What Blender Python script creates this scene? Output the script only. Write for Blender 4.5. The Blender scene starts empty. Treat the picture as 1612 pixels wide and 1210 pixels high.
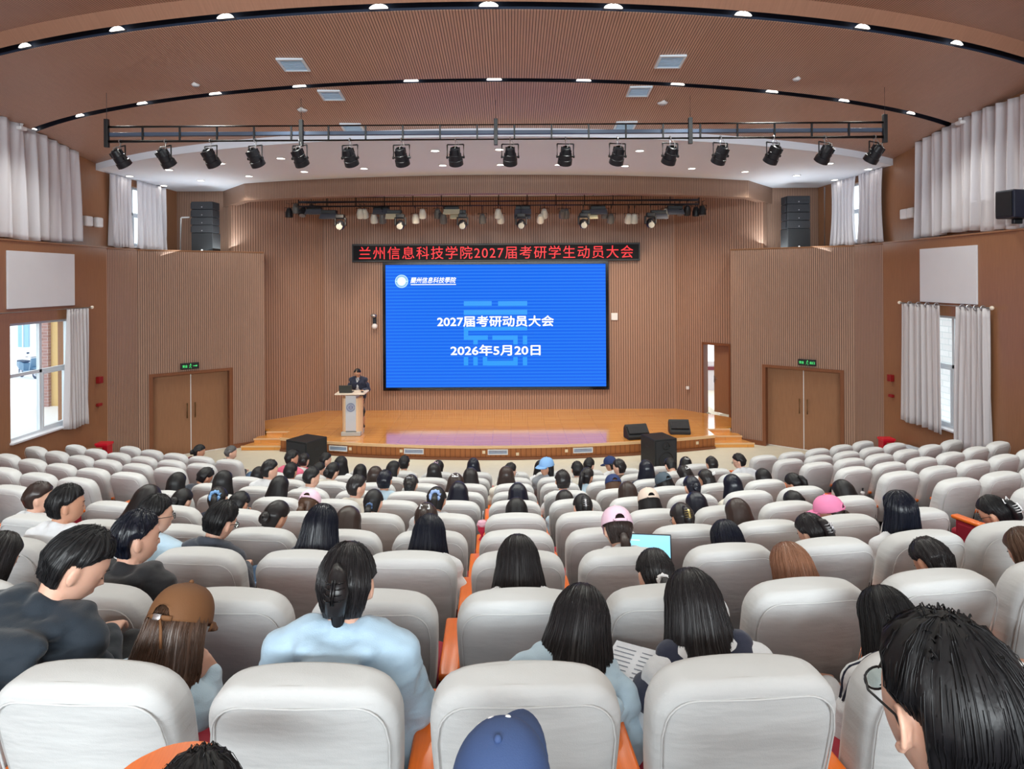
import bpy, bmesh, math, random
from mathutils import Vector, Matrix, Euler, noise
random.seed(7)
SC = bpy.context.scene
COL = SC.collection
CZ = 4.18            # eye height of the camera above the floor in front of the stage
F = 1020.0
PI = math.pi

# ---------------------------------------------------------------- camera
cam = bpy.data.cameras.new('camera'); camo = bpy.data.objects.new('camera', cam); COL.objects.link(camo)
cam.lens = F / 1612 * 36; cam.sensor_width = 36; cam.sensor_fit = 'HORIZONTAL'
cam.shift_x = 3 / 1612; cam.shift_y = -165 / 1612
cam.clip_start = 0.05; cam.clip_end = 500
ROLL = 0.006
camo.matrix_world = Matrix.Translation((0, 0, CZ)) @ Matrix.Rotation(PI / 2, 4, 'X') @ Matrix.Rotation(-ROLL, 4, 'Z')
SC.camera = camo
SC.view_settings.view_transform = 'Standard'; SC.view_settings.look = 'None'
SC.view_settings.gamma = 1; SC.view_settings.exposure = 0.4
SC.view_settings.use_curve_mapping = False

# ---------------------------------------------------------------- world (bright overcast day outside)
W = bpy.data.worlds.new('daylight'); SC.world = W; W.use_nodes = True
bg = W.node_tree.nodes['Background']; bg.inputs[0].default_value = (0.93, 0.96, 1.0, 1); bg.inputs[1].default_value = 2.0

XC = -0.33           # middle of the hall
def arc(x, d0, R):
    return d0 + R - math.sqrt(max(R * R - (x - XC) ** 2, 0.01))

def lamp(name, kind, loc, energy, color=(1, 0.96, 0.9), size=0.1, rot=(0, 0, 0), spot=2.4, blend=1.0, sy=None):
    l = bpy.data.lights.new(name, kind); l.energy = energy; l.color = color
    if kind == 'AREA':
        l.size = size
        if sy: l.shape = 'RECTANGLE'; l.size_y = sy
    else: l.shadow_soft_size = size
    if kind == 'SPOT': l.spot_size = spot; l.spot_blend = blend
    o = bpy.data.objects.new(name, l); o.location = loc; o.rotation_euler = rot; COL.objects.link(o); return o

# hall downlights (strips over the seats, plus added unseen rows over and behind the camera), the white ceiling's downlights, the stage wash
for row, (d0, R, h, n, hw, e) in enumerate([(7.36, 16, 3.05, 9, 7.0, 110), (9.3, 14.2, 2.8, 11, 7.6, 105)]):
    for i in range(n):
        x = XC + hw * (2 * i / (n - 1) - 1)
        lamp('downlight_lamp', 'SPOT', (x, arc(x, d0, R) - 0.05, CZ + h), e, (0.97, 1.0, 0.92), 0.12, (math.radians(-8), 0, 0))
for yy in (4.6, 1.8, -1.2):  # rows out of view, added to brighten the hall
    for x in (-6.5, -3.9, -1.3, 1.3, 3.9, 6.5):
        lamp('downlight_lamp', 'SPOT', (x, yy, CZ + 3.1), 70 if yy > 3 else 35, (0.97, 1.0, 0.92), 0.15)
for i in range(7):
    x = XC + 6.6 * (2 * i / 6 - 1)
    lamp('white_ceiling_lamp', 'SPOT', (x, arc(x, 14.3, 15), CZ + 2.4), 150, (0.98, 1.0, 0.88), 0.1)
for x in (-4.6, -2.8, -1.0, 0.6, 2.2, 4.0):
    lamp('stage_wash_lamp', 'SPOT', (x + 0.25, 16.3, CZ + 1.95), 150, (1, 0.82, 0.62), 0.08, (math.radians(28), 0, 0), 1.9, 0.8)

# unseen fill lights, added to brighten the white ceiling and the seat backs
for s in (-1, 1):      # added uplights hidden on the side ledges, brightening the white ceiling
    lamp('ledge_fill_light', 'AREA', (XC + s * 7.4, 16.3, CZ + 0.80), 36, (0.84, 0.96, 1.0), 1.6, (PI, math.radians(s * 22), 0), sy=2.2)
lamp('rear_fill_light', 'AREA', (XC, -8.5, CZ + 2.7), 1700, (0.86, 0.95, 0.98), 15, (math.radians(66), 0, 0), sy=1.0)  # area light added behind the camera to brighten the seat backs
# ---------------------------------------------------------------- materials
MATS = {}
def srgb(r, g, b):
    f = lambda c: (c / 255 / 12.92) if c / 255 <= 0.04045 else ((c / 255 + 0.055) / 1.055) ** 2.4
    return (f(r), f(g), f(b), 1)
def newmat(name):
    m = bpy.data.materials.new(name); m.use_nodes = True
    return m, m.node_tree, m.node_tree.nodes['Principled BSDF']
def mth(nt, op, a, b=None, c=None):
    n = nt.nodes.new('ShaderNodeMath'); n.operation = op
    for i, v in enumerate((a, b, c)):
        if v is None: continue
        if isinstance(v, (int, float)): n.inputs[i].default_value = v
        else: nt.links.new(v, n.inputs[i])
    return n.outputs[0]
def mixc(nt, fac, a, b, mode='MIX'):
    n = nt.nodes.new('ShaderNodeMix'); n.data_type = 'RGBA'; n.blend_type = mode
    for s, v in ((0, fac), (6, a), (7, b)):
        if isinstance(v, (int, float)): n.inputs[s].default_value = v
        elif isinstance(v, tuple): n.inputs[s].default_value = v
        else: nt.links.new(v, n.inputs[s])
    return n.outputs[2]
def noisen(nt, vec, scale, detail=3, rough=0.55):
    n = nt.nodes.new('ShaderNodeTexNoise'); n.inputs['Scale'].default_value = scale
    n.inputs['Detail'].default_value = detail; n.inputs['Roughness'].default_value = rough
    if vec is not None: nt.links.new(vec, n.inputs['Vector'])
    return n.outputs['Fac']
def mapping(nt, out, scale):
    n = nt.nodes.new('ShaderNodeMapping'); n.inputs['Scale'].default_value = scale; nt.links.new(out, n.inputs['Vector']); return n.outputs[0]
def bump(nt, b, h, strength=0.3, dist=0.01):
    n = nt.nodes.new('ShaderNodeBump'); n.inputs['Strength'].default_value = strength; n.inputs['Distance'].default_value = dist
    nt.links.new(h, n.inputs['Height']); nt.links.new(n.outputs[0], b.inputs['Normal'])
def plain(name, col, rough=0.5, metal=0.0, var=0.0, vscale=8, bmp=0.0, bscale=40, spec=None, stretch=None):
    if name in MATS: return MATS[name]
    m, nt, b = newmat(name); b.inputs['Base Color'].default_value = col
    b.inputs['Roughness'].default_value = rough; b.inputs['Metallic'].default_value = metal
    if spec is not None: b.inputs['Specular IOR Level'].default_value = spec
    tc = nt.nodes.new('ShaderNodeTexCoord').outputs['Object']
    if stretch: tc = mapping(nt, tc, stretch)
    if var:
        nf = noisen(nt, tc, vscale)
        dk = tuple(c * (1 - var) for c in col[:3]) + (1,); lt = tuple(min(1, c * (1 + var)) for c in col[:3]) + (1,)
        nt.links.new(mixc(nt, nf, dk, lt), b.inputs['Base Color'])
    if bmp: bump(nt, b, noisen(nt, tc, bscale), bmp, 0.01)
    MATS[name] = m; return m
def emit(name, col, strength):
    if name in MATS: return MATS[name]
    m, nt, b = newmat(name); b.inputs['Base Color'].default_value = (0, 0, 0, 1)
    b.inputs['Emission Color'].default_value = col; b.inputs['Emission Strength'].default_value = strength
    MATS[name] = m; return m
def wood(name, base, dark, pitch=0.0, groove=0.22, rough=0.45, panel=1.22, spec=0.35, bstr=0.6):
    """veneer over UV metres (u along, v up the grain); pitch > 0 cuts grooves every pitch metres"""
    if name in MATS: return MATS[name]
    m, nt, b = newmat(name)
    uv = nt.nodes.new('ShaderNodeTexCoord').outputs['UV']
    sp = nt.nodes.new('ShaderNodeSeparateXYZ'); nt.links.new(uv, sp.inputs[0]); u, v = sp.outputs[0], sp.outputs[1]
    grain = noisen(nt, mapping(nt, uv, (14, 0.9, 1)), 3, 4, 0.65)
    blot = noisen(nt, uv, 0.55, 2)
    pn = nt.nodes.new('ShaderNodeTexWhiteNoise'); pn.noise_dimensions = '1D'
    nt.links.new(mth(nt, 'FLOOR', mth(nt, 'DIVIDE', u, panel)), pn.inputs['W'])
    lt = tuple(min(1, c * 1.28) for c in base[:3]) + (1,); dk = tuple(c * 0.72 for c in base[:3]) + (1,)
    col = mixc(nt, grain, dk, lt)
    col = mixc(nt, mth(nt, 'MULTIPLY', pn.outputs['Value'], 0.28), col, dk)
    col = mixc(nt, mth(nt, 'MULTIPLY', blot, 0.35), col, (base[0] * 1.25, base[1] * 1.05, base[2] * 0.85, 1))
    if pitch:
        fr = mth(nt, 'FRACT', mth(nt, 'DIVIDE', u, pitch))
        edge = mth(nt, 'ABSOLUTE', mth(nt, 'SUBTRACT', fr, 0.5))       # 0.5 at the groove
        mr = nt.nodes.new('ShaderNodeMapRange'); nt.links.new(edge, mr.inputs[0])
        mr.inputs[1].default_value = 0.5 - groove / 2 - 0.04; mr.inputs[2].default_value = 0.5 - groove / 2 + 0.04
        g = mr.outputs[0]
        col = mixc(nt, g, col, dark)
        bump(nt, b, mth(nt, 'SUBTRACT', 1.0, g), bstr, 0.006)
    else: bump(nt, b, grain, 0.08, 0.004)
    nt.links.new(col, b.inputs['Base Color']); b.inputs['Roughness'].default_value = rough
    b.inputs['Specular IOR Level'].default_value = spec
    MATS[name] = m; return m

M_SLAT = wood('slatted acoustic wall', (0.375, 0.235, 0.175, 1), (0.12, 0.068, 0.05, 1), 0.046, 0.28)
M_SLATB = wood('slatted acoustic stage wall', (0.385, 0.24, 0.18, 1), (0.13, 0.072, 0.05, 1), 0.070, 0.26)
M_CEIL = wood('slatted acoustic ceiling', (0.60, 0.38, 0.29, 1), (0.18, 0.095, 0.07, 1), 0.036, 0.28, 0.40)
M_WALL = wood('veneered wall', (0.30, 0.145, 0.075, 1), (0.2, 0.1, 0.05, 1), 0, 0.2, 0.33)
M_DOOR = wood('veneered door', (0.29, 0.145, 0.078, 1), (0.2, 0.1, 0.05, 1), 0, 0.2, 0.4, 5)
M_TRIM = wood('dark wood trim', (0.20, 0.075, 0.035, 1), (0.1, 0.05, 0.03, 1), 0, 0.2, 0.4, 5)
M_BAND = wood('plain ceiling veneer', (0.48, 0.27, 0.19, 1), (0.1, 0.05, 0.03, 1), 0, 0.2, 0.4, 1.2)
M_NAVY = plain('dark slot paint', srgb(28, 42, 66), 0.7)
M_WHITE = plain('white ceiling paint', srgb(232, 238, 250), 0.75, var=0.02, vscale=1)
M_PAINT = plain('white painted panel', srgb(222, 222, 228), 0.6, var=0.03, vscale=3)
M_BLACK = plain('black powder coat', srgb(22, 23, 27), 0.45, var=0.1)
M_DARK = plain('dark grey metal', srgb(48, 50, 56), 0.4, 0.5)
M_STEEL = plain('brushed steel', srgb(190, 190, 195), 0.3, 0.9)
M_PLASTIC = plain('white plastic', srgb(232, 232, 234), 0.4)
M_FLOOR = plain('pale stone floor', srgb(226, 222, 204), 0.45, var=0.06, vscale=6)
M_RAKE = plain('dark grey step covering', srgb(70, 66, 68), 0.8, var=0.15, vscale=12)
M_ALU = plain('white aluminium window frame', srgb(215, 222, 228), 0.35, 0.1)

def stage_wood():
    m, nt, b = newmat('orange varnished stage boards')
    uv = nt.nodes.new('ShaderNodeTexCoord').outputs['UV']
    sp = nt.nodes.new('ShaderNodeSeparateXYZ'); nt.links.new(uv, sp.inputs[0])
    br = nt.nodes.new('ShaderNodeTexBrick'); nt.links.new(uv, br.inputs['Vector'])
    br.inputs['Scale'].default_value = 1; br.inputs['Brick Width'].default_value = 0.9; br.inputs['Row Height'].default_value = 0.09
    br.inputs['Mortar Size'].default_value = 0.003; br.inputs['Color1'].default_value = (0.80, 0.34, 0.06, 1)
    br.inputs['Color2'].default_value = (0.88, 0.42, 0.09, 1); br.inputs['Mortar'].default_value = (0.35, 0.12, 0.03, 1)
    g = noisen(nt, mapping(nt, uv, (1.2, 18, 1)), 3, 4)
    c = mixc(nt, mth(nt, 'MULTIPLY', g, 0.35), br.outputs[0], (0.62, 0.22, 0.035, 1))
    nt.links.new(c, b.inputs['Base Color']); b.inputs['Roughness'].default_value = 0.17
    b.inputs['Specular IOR Level'].default_value = 0.5; b.inputs['Coat Weight'].default_value = 0.8; b.inputs['Coat Roughness'].default_value = 0.07
    return m
M_STAGE = stage_wood()
def curtain_mat(name, col):
    m, nt, b = newmat(name)
    tc = nt.nodes.new('ShaderNodeTexCoord').outputs['Object']
    n = noisen(nt, mapping(nt, tc, (60, 60, 60)), 2)
    nt.links.new(mixc(nt, n, tuple(c * 0.9 for c in col[:3]) + (1,), col), b.inputs['Base Color'])
    b.inputs['Roughness'].default_value = 0.55; b.inputs['Sheen Weight'].default_value = 0.3
    b.inputs['Transmission Weight'].default_value = 0.0
    return m
M_CURT = curtain_mat('grey curtain fabric', srgb(205, 200, 203))
M_CURT2 = curtain_mat('silvery grey curtain fabric', srgb(212, 208, 214))
def glass_mat():
    m = bpy.data.materials.new('window glass'); m.use_nodes = True; nt = m.node_tree
    for n in list(nt.nodes): nt.nodes.remove(n)
    o = nt.nodes.new('ShaderNodeOutputMaterial'); t = nt.nodes.new('ShaderNodeBsdfTransparent'); g = nt.nodes.new('ShaderNodeBsdfGlossy')
    g.inputs['Roughness'].default_value = 0.03; mx = nt.nodes.new('ShaderNodeMixShader'); mx.inputs[0].default_value = 0.06
    t.inputs[0].default_value = (0.93, 0.97, 0.97, 1)
    nt.links.new(t.outputs[0], mx.inputs[1]); nt.links.new(g.outputs[0], mx.inputs[2]); nt.links.new(mx.outputs[0], o.inputs[0]); return m
M_GLASS = glass_mat()

# ---------------------------------------------------------------- mesh helpers
def autouv(me):
    uvl = me.uv_layers.new(name='UVMap') if not me.uv_layers else me.uv_layers[0]
    for p in me.polygons:
        n = p.normal
        for li in p.loop_indices:
            co = me.vertices[me.loops[li].vertex_index].co
            if abs(n.z) > 0.7: uvl.data[li].uv = (co.x, co.y)
            else:
                t = Vector((-n.y, n.x)).normalized() if (abs(n.x) + abs(n.y)) > 1e-6 else Vector((1, 0))
                uvl.data[li].uv = (co.x * t.x + co.y * t.y, co.z)
def mk(name, bm, mat=None, parent=None, smooth=False, uv=False, loc=None, rot=None, mats=None):
    bmesh.ops.recalc_face_normals(bm, faces=bm.faces) if not uv == 'keep' else None
    me = bpy.data.meshes.new(name); bm.to_mesh(me); bm.free()
    for m in (mats or [mat]): me.materials.append(m)
    if smooth: me.polygons.foreach_set('use_smooth', [True] * len(me.polygons))
    if uv is True: autouv(me)
    o = bpy.data.objects.new(name, me); COL.objects.link(o)
    if parent: o.parent = parent
    if loc: o.location = loc
    if rot: o.rotation_euler = rot
    return o
def tag(o, label=None, cat=None, group=None, kind=None):
    if label: o['label'] = label
    if cat: o['category'] = cat
    if group: o['group'] = group
    if kind: o['kind'] = kind
    return o
def struct(o): o['kind'] = 'structure'; return o
def empty(name, loc=(0, 0, 0), rz=0.0, label=None, cat=None, group=None):
    o = bpy.data.objects.new(name, None); o.empty_display_size = 0.1; COL.objects.link(o); o.location = loc; o.rotation_euler = (0, 0, rz)
    return tag(o, label, cat, group)
def smooth_by_angle(o, ang=40):
    me = o.data; me.polygons.foreach_set('use_smooth', [True] * len(me.polygons))
    me.set_sharp_from_angle(angle=math.radians(ang)); return o
NB = bmesh.new
def box(bm, x0, x1, y0, y1, z0, z1, bev=0.0, seg=2, mi=0, M=None):
    vs = [bm.verts.new(c) for c in ((x0, y0, z0), (x1, y0, z0), (x1, y1, z0), (x0, y1, z0), (x0, y0, z1), (x1, y0, z1), (x1, y1, z1), (x0, y1, z1))]
    if M is not None:
        for v in vs: v.co = M @ v.co
    fs = [bm.faces.new([vs[i] for i in q]) for q in ((0, 3, 2, 1), (4, 5, 6, 7), (0, 1, 5, 4), (1, 2, 6, 5), (2, 3, 7, 6), (3, 0, 4, 7))]
    for f in fs: f.material_index = mi
    if bev:
        es = list({e for f in fs for e in f.edges})
        r = bmesh.ops.bevel(bm, geom=es, offset=bev, segments=seg, affect='EDGES', profile=0.5)
        for f in r['faces']: f.material_index = mi
    return vs
def frame_of(d):
    d = d.normalized(); a = Vector((0, 0, 1)) if abs(d.z) < 0.9 else Vector((1, 0, 0))
    x = d.cross(a).normalized(); return x, x.cross(d).normalized()
def tube(bm, pts, rad, n=8, cap=True, closed=False, mi=0, flat=1.0):
    pts = [Vector(p) for p in pts]; rs = rad if isinstance(rad, (list, tuple)) else [rad] * len(pts)
    rings = []; N = len(pts); px = None
    for i, p in enumerate(pts):
        if closed: d = pts[(i + 1) % N] - pts[i - 1]
        else: d = pts[min(i + 1, N - 1)] - pts[max(i - 1, 0)]
        if d.length < 1e-9: d = Vector((0, 0, 1))
        if px is None: x, y = frame_of(d)
        else:
            dn = d.normalized(); x = (px - dn * px.dot(dn)); x = x.normalized() if x.length > 1e-6 else frame_of(d)[0]; y = dn.cross(x)
        px = x
        rings.append([bm.verts.new(p + rs[i] * (math.cos(2 * PI * k / n) * x + flat * math.sin(2 * PI * k / n) * y)) for k in range(n)])
    R = N if closed else N - 1
    for i in range(R):
        a, b = rings[i], rings[(i + 1) % N]
        for k in range(n):
            f = bm.faces.new((a[k], a[(k + 1) % n], b[(k + 1) % n], b[k])); f.material_index = mi
    if cap and not closed:
        for r in (rings[0][::-1], rings[-1]):
            f = bm.faces.new(r); f.material_index = mi
    return rings
def cyl(bm, p0, p1, r0, r1=None, n=16, mi=0): return tube(bm, [p0, p1], [r0, r0 if r1 is None else r1], n, mi=mi)
def loft(bm, rings, cap=True, closed=True, mi=0):
    rv = [[bm.verts.new(p) for p in r] for r in rings]
    for a, b in zip(rv[:-1], rv[1:]):
        n = len(a)
        for k in range(n if closed else n - 1):
            f = bm.faces.new((a[k], a[(k + 1) % n], b[(k + 1) % n], b[k])); f.material_index = mi
    if cap:
        f = bm.faces.new(rv[0][::-1]); f.material_index = mi; f = bm.faces.new(rv[-1]); f.material_index = mi
    return rv
def ball(bm, c, r, u=16, v=10, M=None, mi=0):
    """ellipsoid, r a number or a triple"""
    r = (r, r, r) if isinstance(r, (int, float)) else r; c = Vector(c)
    T = M.to_3x3() if M is not None else Matrix.Identity(3)
    top = bm.verts.new(c + T @ Vector((0, 0, r[2]))); bot = bm.verts.new(c - T @ Vector((0, 0, r[2]))); rings = []
    for j in range(1, v):
        ph = PI * j / v
        rings.append([bm.verts.new(c + T @ Vector((r[0] * math.sin(ph) * math.cos(2 * PI * k / u), r[1] * math.sin(ph) * math.sin(2 * PI * k / u), r[2] * math.cos(ph)))) for k in range(u)])
    fs = []
    for k in range(u):
        fs.append(bm.faces.new((top, rings[0][k], rings[0][(k + 1) % u]))); fs.append(bm.faces.new((bot, rings[-1][(k + 1) % u], rings[-1][k])))
        for a, b in zip(rings[:-1], rings[1:]): fs.append(bm.faces.new((a[k], b[k], b[(k + 1) % u], a[(k + 1) % u])))
    for f in fs: f.material_index = mi
def prism(bm, poly, z0, z1, mi=0):
    return loft(bm, [[(x, y, z0) for x, y in poly], [(x, y, z1) for x, y in poly]], mi=mi)
def P(px, py, d):
    """a point of the place: pixel direction of the photograph at depth d"""
    u, v = px - 803, py - 440
    u, v = u - ROLL * v, v + ROLL * u
    return Vector((u / F * d, d, CZ - v / F * d))
def text_mesh(name, s, size, mat, parent=None, loc=(0, 0, 0), rot=(PI / 2, 0, 0), bold=0.0, extrude=0.003, align='CENTER', space=1.0, shear=0.0, bold2=0.0):
    cu = bpy.data.curves.new(name, 'FONT'); cu.body = s; cu.size = size; cu.extrude = extrude; cu.offset = bold; cu.align_x = align; cu.align_y = 'CENTER'
    cu.space_character = space; cu.shear = shear; cu.resolution_u = 3
    o = bpy.data.objects.new(name + '_curve', cu); COL.objects.link(o)
    bpy.context.view_layer.update()
    me = bpy.data.meshes.new_from_object(o.evaluated_get(bpy.context.evaluated_depsgraph_get()))
    bpy.data.objects.remove(o)
    if bold2:
        bb = bmesh.new(); bb.from_mesh(me); base = list(bb.verts) + list(bb.edges) + list(bb.faces)
        for dx, dy in ((bold2, 0), (-bold2, 0), (0, bold2), (0, -bold2)):
            g = bmesh.ops.duplicate(bb, geom=base)['geom']; bmesh.ops.translate(bb, verts=[v for v in g if isinstance(v, bmesh.types.BMVert)], vec=(dx, dy, 0.0004 * (1 if dx else 2) * (1 if dx + dy > 0 else 1.5)))
        bb.to_mesh(me); bb.free()
    me.materials.clear(); me.materials.append(mat)
    t = bpy.data.objects.new(name, me); COL.objects.link(t); t.location = loc; t.rotation_euler = rot
    if parent: t.parent = parent
    return t

# ---------------------------------------------------------------- setting
HW = 8.42; RX = 8.76                     # half width of the hall: lower walls, recessed upper walls
XL, XR = XC - HW, XC + HW; UL, UR = XC - RX, XC + RX
ZL = CZ + 0.73                           # ledge on top of the lower walls
ZW = CZ + 2.46                           # white ceiling
ROWD = [None, 1.90, 2.80, 3.78, 4.70, 5.70, 6.69, 7.69, 8.72, 9.70, 10.73]
ROWZ = [None, 1.117, 1.33, 1.575, 1.81, 2.05, 2.275, 2.51, 2.74, 2.96, 3.18]
RS = 15.5
def rowd(n, x): return arc(x, ROWD[n], RS)
def rowfloor(n): return CZ - ROWZ[n] - 1.0

def setting():
    # floor: pale floor before the stage, dark stepped rows behind it
    bm = NB(); box(bm, XL - 1, XR + 1, -13, 22, -0.2, -0.001); struct(mk('floor', bm, M_FLOOR, uv=True))
    bm = NB()
    edges = [ROWD[n] - 0.22 for n in range(1, 11)] + [ROWD[10] + 0.32]
    zs = [rowfloor(n) for n in range(1, 11)]
    xs = [XL + (XR - XL) * i / 40 for i in range(41)]
    def slab(e0, e1, z, z0):
        b0 = [(x, min(arc(x, e0, RS), 20) if e0 > 0 else e0, 0) for x in xs]; b1 = [(x, arc(x, e1, RS), 0) for x in xs]
        poly = [(p[0], p[1]) for p in b0] + [(p[0], p[1]) for p in b1[::-1]]
        rv = []
        for i in range(40):
            q = [(b0[i][0], b0[i][1]), (b0[i + 1][0], b0[i + 1][1]), (b1[i + 1][0], b1[i + 1][1]), (b1[i][0], b1[i][1])]
            prism(bm, q, z0, z)
    for n in range(1, 10): slab(edges[n - 1], edges[n], zs[n - 1], max(0, zs[n] - 0.05))
    slab(1.0 - 0.22, edges[0], zs[0] + 0.21, zs[0] - 0.1); slab(-2.0, 1.0 - 0.22, zs[0] + 0.42, zs[0])
    box(bm, XL, XR, -12, 0.4, 0, zs[0] + 0.40)
    struct(mk('floor_raked_steps', bm, M_RAKE, uv=True))
    bm = NB(); box(bm, XL, XR, -12.3, -12.0, 0, CZ + 1.7); struct(mk('wall_rear', bm, M_WALL, uv=True))  # unseen part-height wall, added to block low light from the open rear
    # lower side walls, with one window each
    def side(name, x, s, wy0, wy1, wz0, wz1):
        bm = NB(); t = 0.3 * s
        a, b = (x, x + t) if s > 0 else (x + t, x)
        box(bm, a, b, -12, wy0, 0, ZL); box(bm, a, b, wy1, 14.05, 0, ZL); box(bm, a, b, wy0, wy1, 0, wz0); box(bm, a, b, wy0, wy1, wz1, ZL)
        # ledge top trim
        struct(mk(name, bm, M_WALL, uv=True))
        bm = NB(); box(bm, min(x - 0.02 * s, x + 0.34 * s), max(x - 0.02 * s, x + 0.34 * s), -12, 14.05, ZL, ZL + 0.03, 0.005)
        struct(mk('trim_1' if s < 0 else 'trim_2', bm, M_WALL, uv=True))
        bm = NB(); box(bm, min(x, x - 0.025 * s), max(x, x - 0.025 * s), -12, 14.0, 0, 0.12, 0.004)
        struct(mk('baseboard_left' if s < 0 else 'baseboard_right', bm, M_TRIM, uv=True))
    side('wall_left', XL, -1, 11.33, 12.95, 1.37, CZ - 0.72)
    side('wall_right', XR, 1, 11.2, 12.75, 1.37, CZ - 0.72)
    # angled stage-side boxes with the double doors
    for s, nm in ((-1, 'left'), (1, 'right')):
        o_out = (XC + s * 8.25, 14.9); o_in = (XC + s * 6.0, 16.68); o_j = (XC + s * HW, 14.05)
        bm = NB()
        dv = Vector((o_in[0] - o_out[0], o_in[1] - o_out[1])); L = dv.length; dv.normalize()
        nv = Vector((-dv.y, dv.x)) * (1 if dv.x * 1 > 0 else -1)      # away from the seats
        if nv.y < 0: nv = -nv
        def pt(t, dep, o_out=o_out, dv=dv.copy(), nv=nv.copy()): q = Vector(o_out) + dv * t + nv * dep; return (q.x, q.y)
        d0, d1, dz = 0.28, 2.03, 1.98
        def seg(t0, t1, z0, z1, dep0=0, dep1=0.25): prism(bm, [pt(t0, dep0), pt(t1, dep0), pt(t1, dep1), pt(t0, dep1)], z0, z1)
        seg(0, d0, 0, ZL); seg(d1, L, 0, ZL); seg(d0, d1, dz, ZL)
        prism(bm, [o_j, o_out, pt(0, 0.3), (XC + s * (HW + 0.3), 14.05)], 0, ZL)
        prism(bm, [o_in, (o_in[0] + s * 0.5, 17.6), (o_in[0] + s * 0.7, 17.6), pt(L - 0.2, 0.12)], 0, ZL)
        struct(mk('wall_%s_angled' % nm, bm, M_SLAT, uv=True))
        # top of the box (ledge deck)
        bm = NB(); prism(bm, [o_j, o_out, o_in, (XC + s * 6.6, 18.2), (XC + s * 8.9, 18.2), (XC + s * 8.9, 14.05)], ZL - 0.02, ZL + 0.02)
        struct(mk('trim_3' if s < 0 else 'trim_4', bm, M_WALL, uv=True))
        # door frame, leaves
        fr = NB(); 
        def segb(bm, t0, t1, z0, z1, a, b): prism(bm, [pt(t0, a), pt(t1, a), pt(t1, b), pt(t0, b)], z0, z1)
        segb(fr, d0 - 0.05, d0 + 0.03, 0, dz + 0.05, -0.02, 0.24); segb(fr, d1 - 0.03, d1 + 0.05, 0, dz + 0.05, -0.02, 0.24); segb(fr, d0 + 0.03, d1 - 0.03, dz - 0.02, dz + 0.05, -0.02, 0.24)
        D = empty('door_1' if s < 0 else 'door_2'); struct(D)
        mk('door_frame', fr, M_TRIM, D, uv=True)
        mid = (d0 + d1) / 2
        for a, b in ((d0 + 0.03, mid - 0.008), (mid + 0.008, d1 - 0.03)):
            bm = NB(); segb(bm, a, b, 0.015, dz - 0.02, 0.17, 0.21); lf = mk('door_leaf', bm, M_DOOR, D, uv=True)
        for tt in (mid - 0.09, mid + 0.09):
            bm = NB(); q = pt(tt, 0.13); q2 = pt(tt, 0.17)
            cyl(bm, (q[0], q[1], 0.88), (q[0], q[1], 1.24), 0.012, n=8)
            for z in (0.92, 1.2): cyl(bm, (q[0], q[1], z), (q2[0], q2[1], z), 0.008, n=6)
            hd = mk('door_handle', bm, plain('aged brass', srgb(120, 96, 60), 0.4, 0.8), D, True)
        bm = NB(); segb(bm, mid - 0.008, mid + 0.008, 0.02, dz - 0.02, 0.16, 0.2)
        mk('meeting_strip', bm, M_PLASTIC, D)
        # baseboard of the angled wall
        bm = NB(); segb(bm, d1 + 0.05, L, 0, 0.11, -0.025, 0.0); segb(bm, 0, d0 - 0.05, 0, 0.11, -0.025, 0.0)
        struct(mk('baseboard_left_angled' if s < 0 else 'baseboard_right_angled', bm, M_TRIM, uv=True))
        DOORP[s] = (pt, mid, dz)
    # stage back wall and splayed stage side walls, up behind the header
    bm = NB(); box(bm, XC - 5.22, XC + 5.22, 19.27, 19.5, 0, ZW); struct(mk('wall_back', bm, M_SLATB, uv=True))
    for s, nm in ((-1, 'left'), (1, 'right')):
        a = Vector((XC + s * 5.22, 19.27)); b = Vector((XC + s * 7.1, 17.3)); dv = (b - a); L = dv.length; dv.normalize(); nv = Vector((s * abs(dv.y), abs(dv.x)))
        def q(t, e): r = a + dv * t + nv * e; return (r.x, r.y)
        wb = NB()
        if s < 0: prism(wb, [q(0, 0), q(L, 0), q(L, 0.2), q(0, 0.2)], 0, ZW)
        else:
            t0, t1, dz = 0.92, 1.75, 2.32
            for u0, u1, z0, z1 in ((0, t0, 0, ZW), (t1, L, 0, ZW), (t0, t1, dz, ZW)): prism(wb, [q(u0, 0), q(u1, 0), q(u1, 0.2), q(u0, 0.2)], z0, z1)
            D = struct(empty('door_3')); fr = NB()
            for u0, u1, z0, z1 in ((t0 - 0.02, t0 + 0.03, 0.32, dz), (t1 - 0.03, t1 + 0.02, 0.32, dz), (t0 - 0.02, t1 + 0.02, dz - 0.03, dz + 0.04)):
                prism(fr, [q(u0, -0.03), q(u1, -0.03), q(u1, 0.22), q(u0, 0.22)], z0, z1)
            mk('door_frame', fr, M_TRIM, D, uv=True)
            # leaf opened away behind the wall, hinged on the outer jamb
            h = Vector(q(t1 - 0.03, 0.1)); dd = (Matrix.Rotation(math.radians(-13), 2) @ (-dv)); nn = Vector((-dd.y, dd.x)) * 0.02
            if nn.y < 0: nn = -nn
            lf = NB(); e = h + dd * 0.60
            prism(lf, [(h.x, h.y), (e.x, e.y), (e.x + 2 * nn.x, e.y + 2 * nn.y), (h.x + 2 * nn.x, h.y + 2 * nn.y)], 0.36, dz - 0.04)
            mk('door_leaf', lf, M_DOOR, D, uv=True)
            hb = NB(); k = h + dd * 0.56 - nn * 2; k2 = h + dd * 0.44 - nn * 2.5
            cyl(hb, (k.x + nn.x, k.y + nn.y, 1.33), (k.x, k.y, 1.33), 0.01, n=8); cyl(hb, (k.x, k.y, 1.33), (k2.x, k2.y, 1.33), 0.009, n=8)
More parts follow.
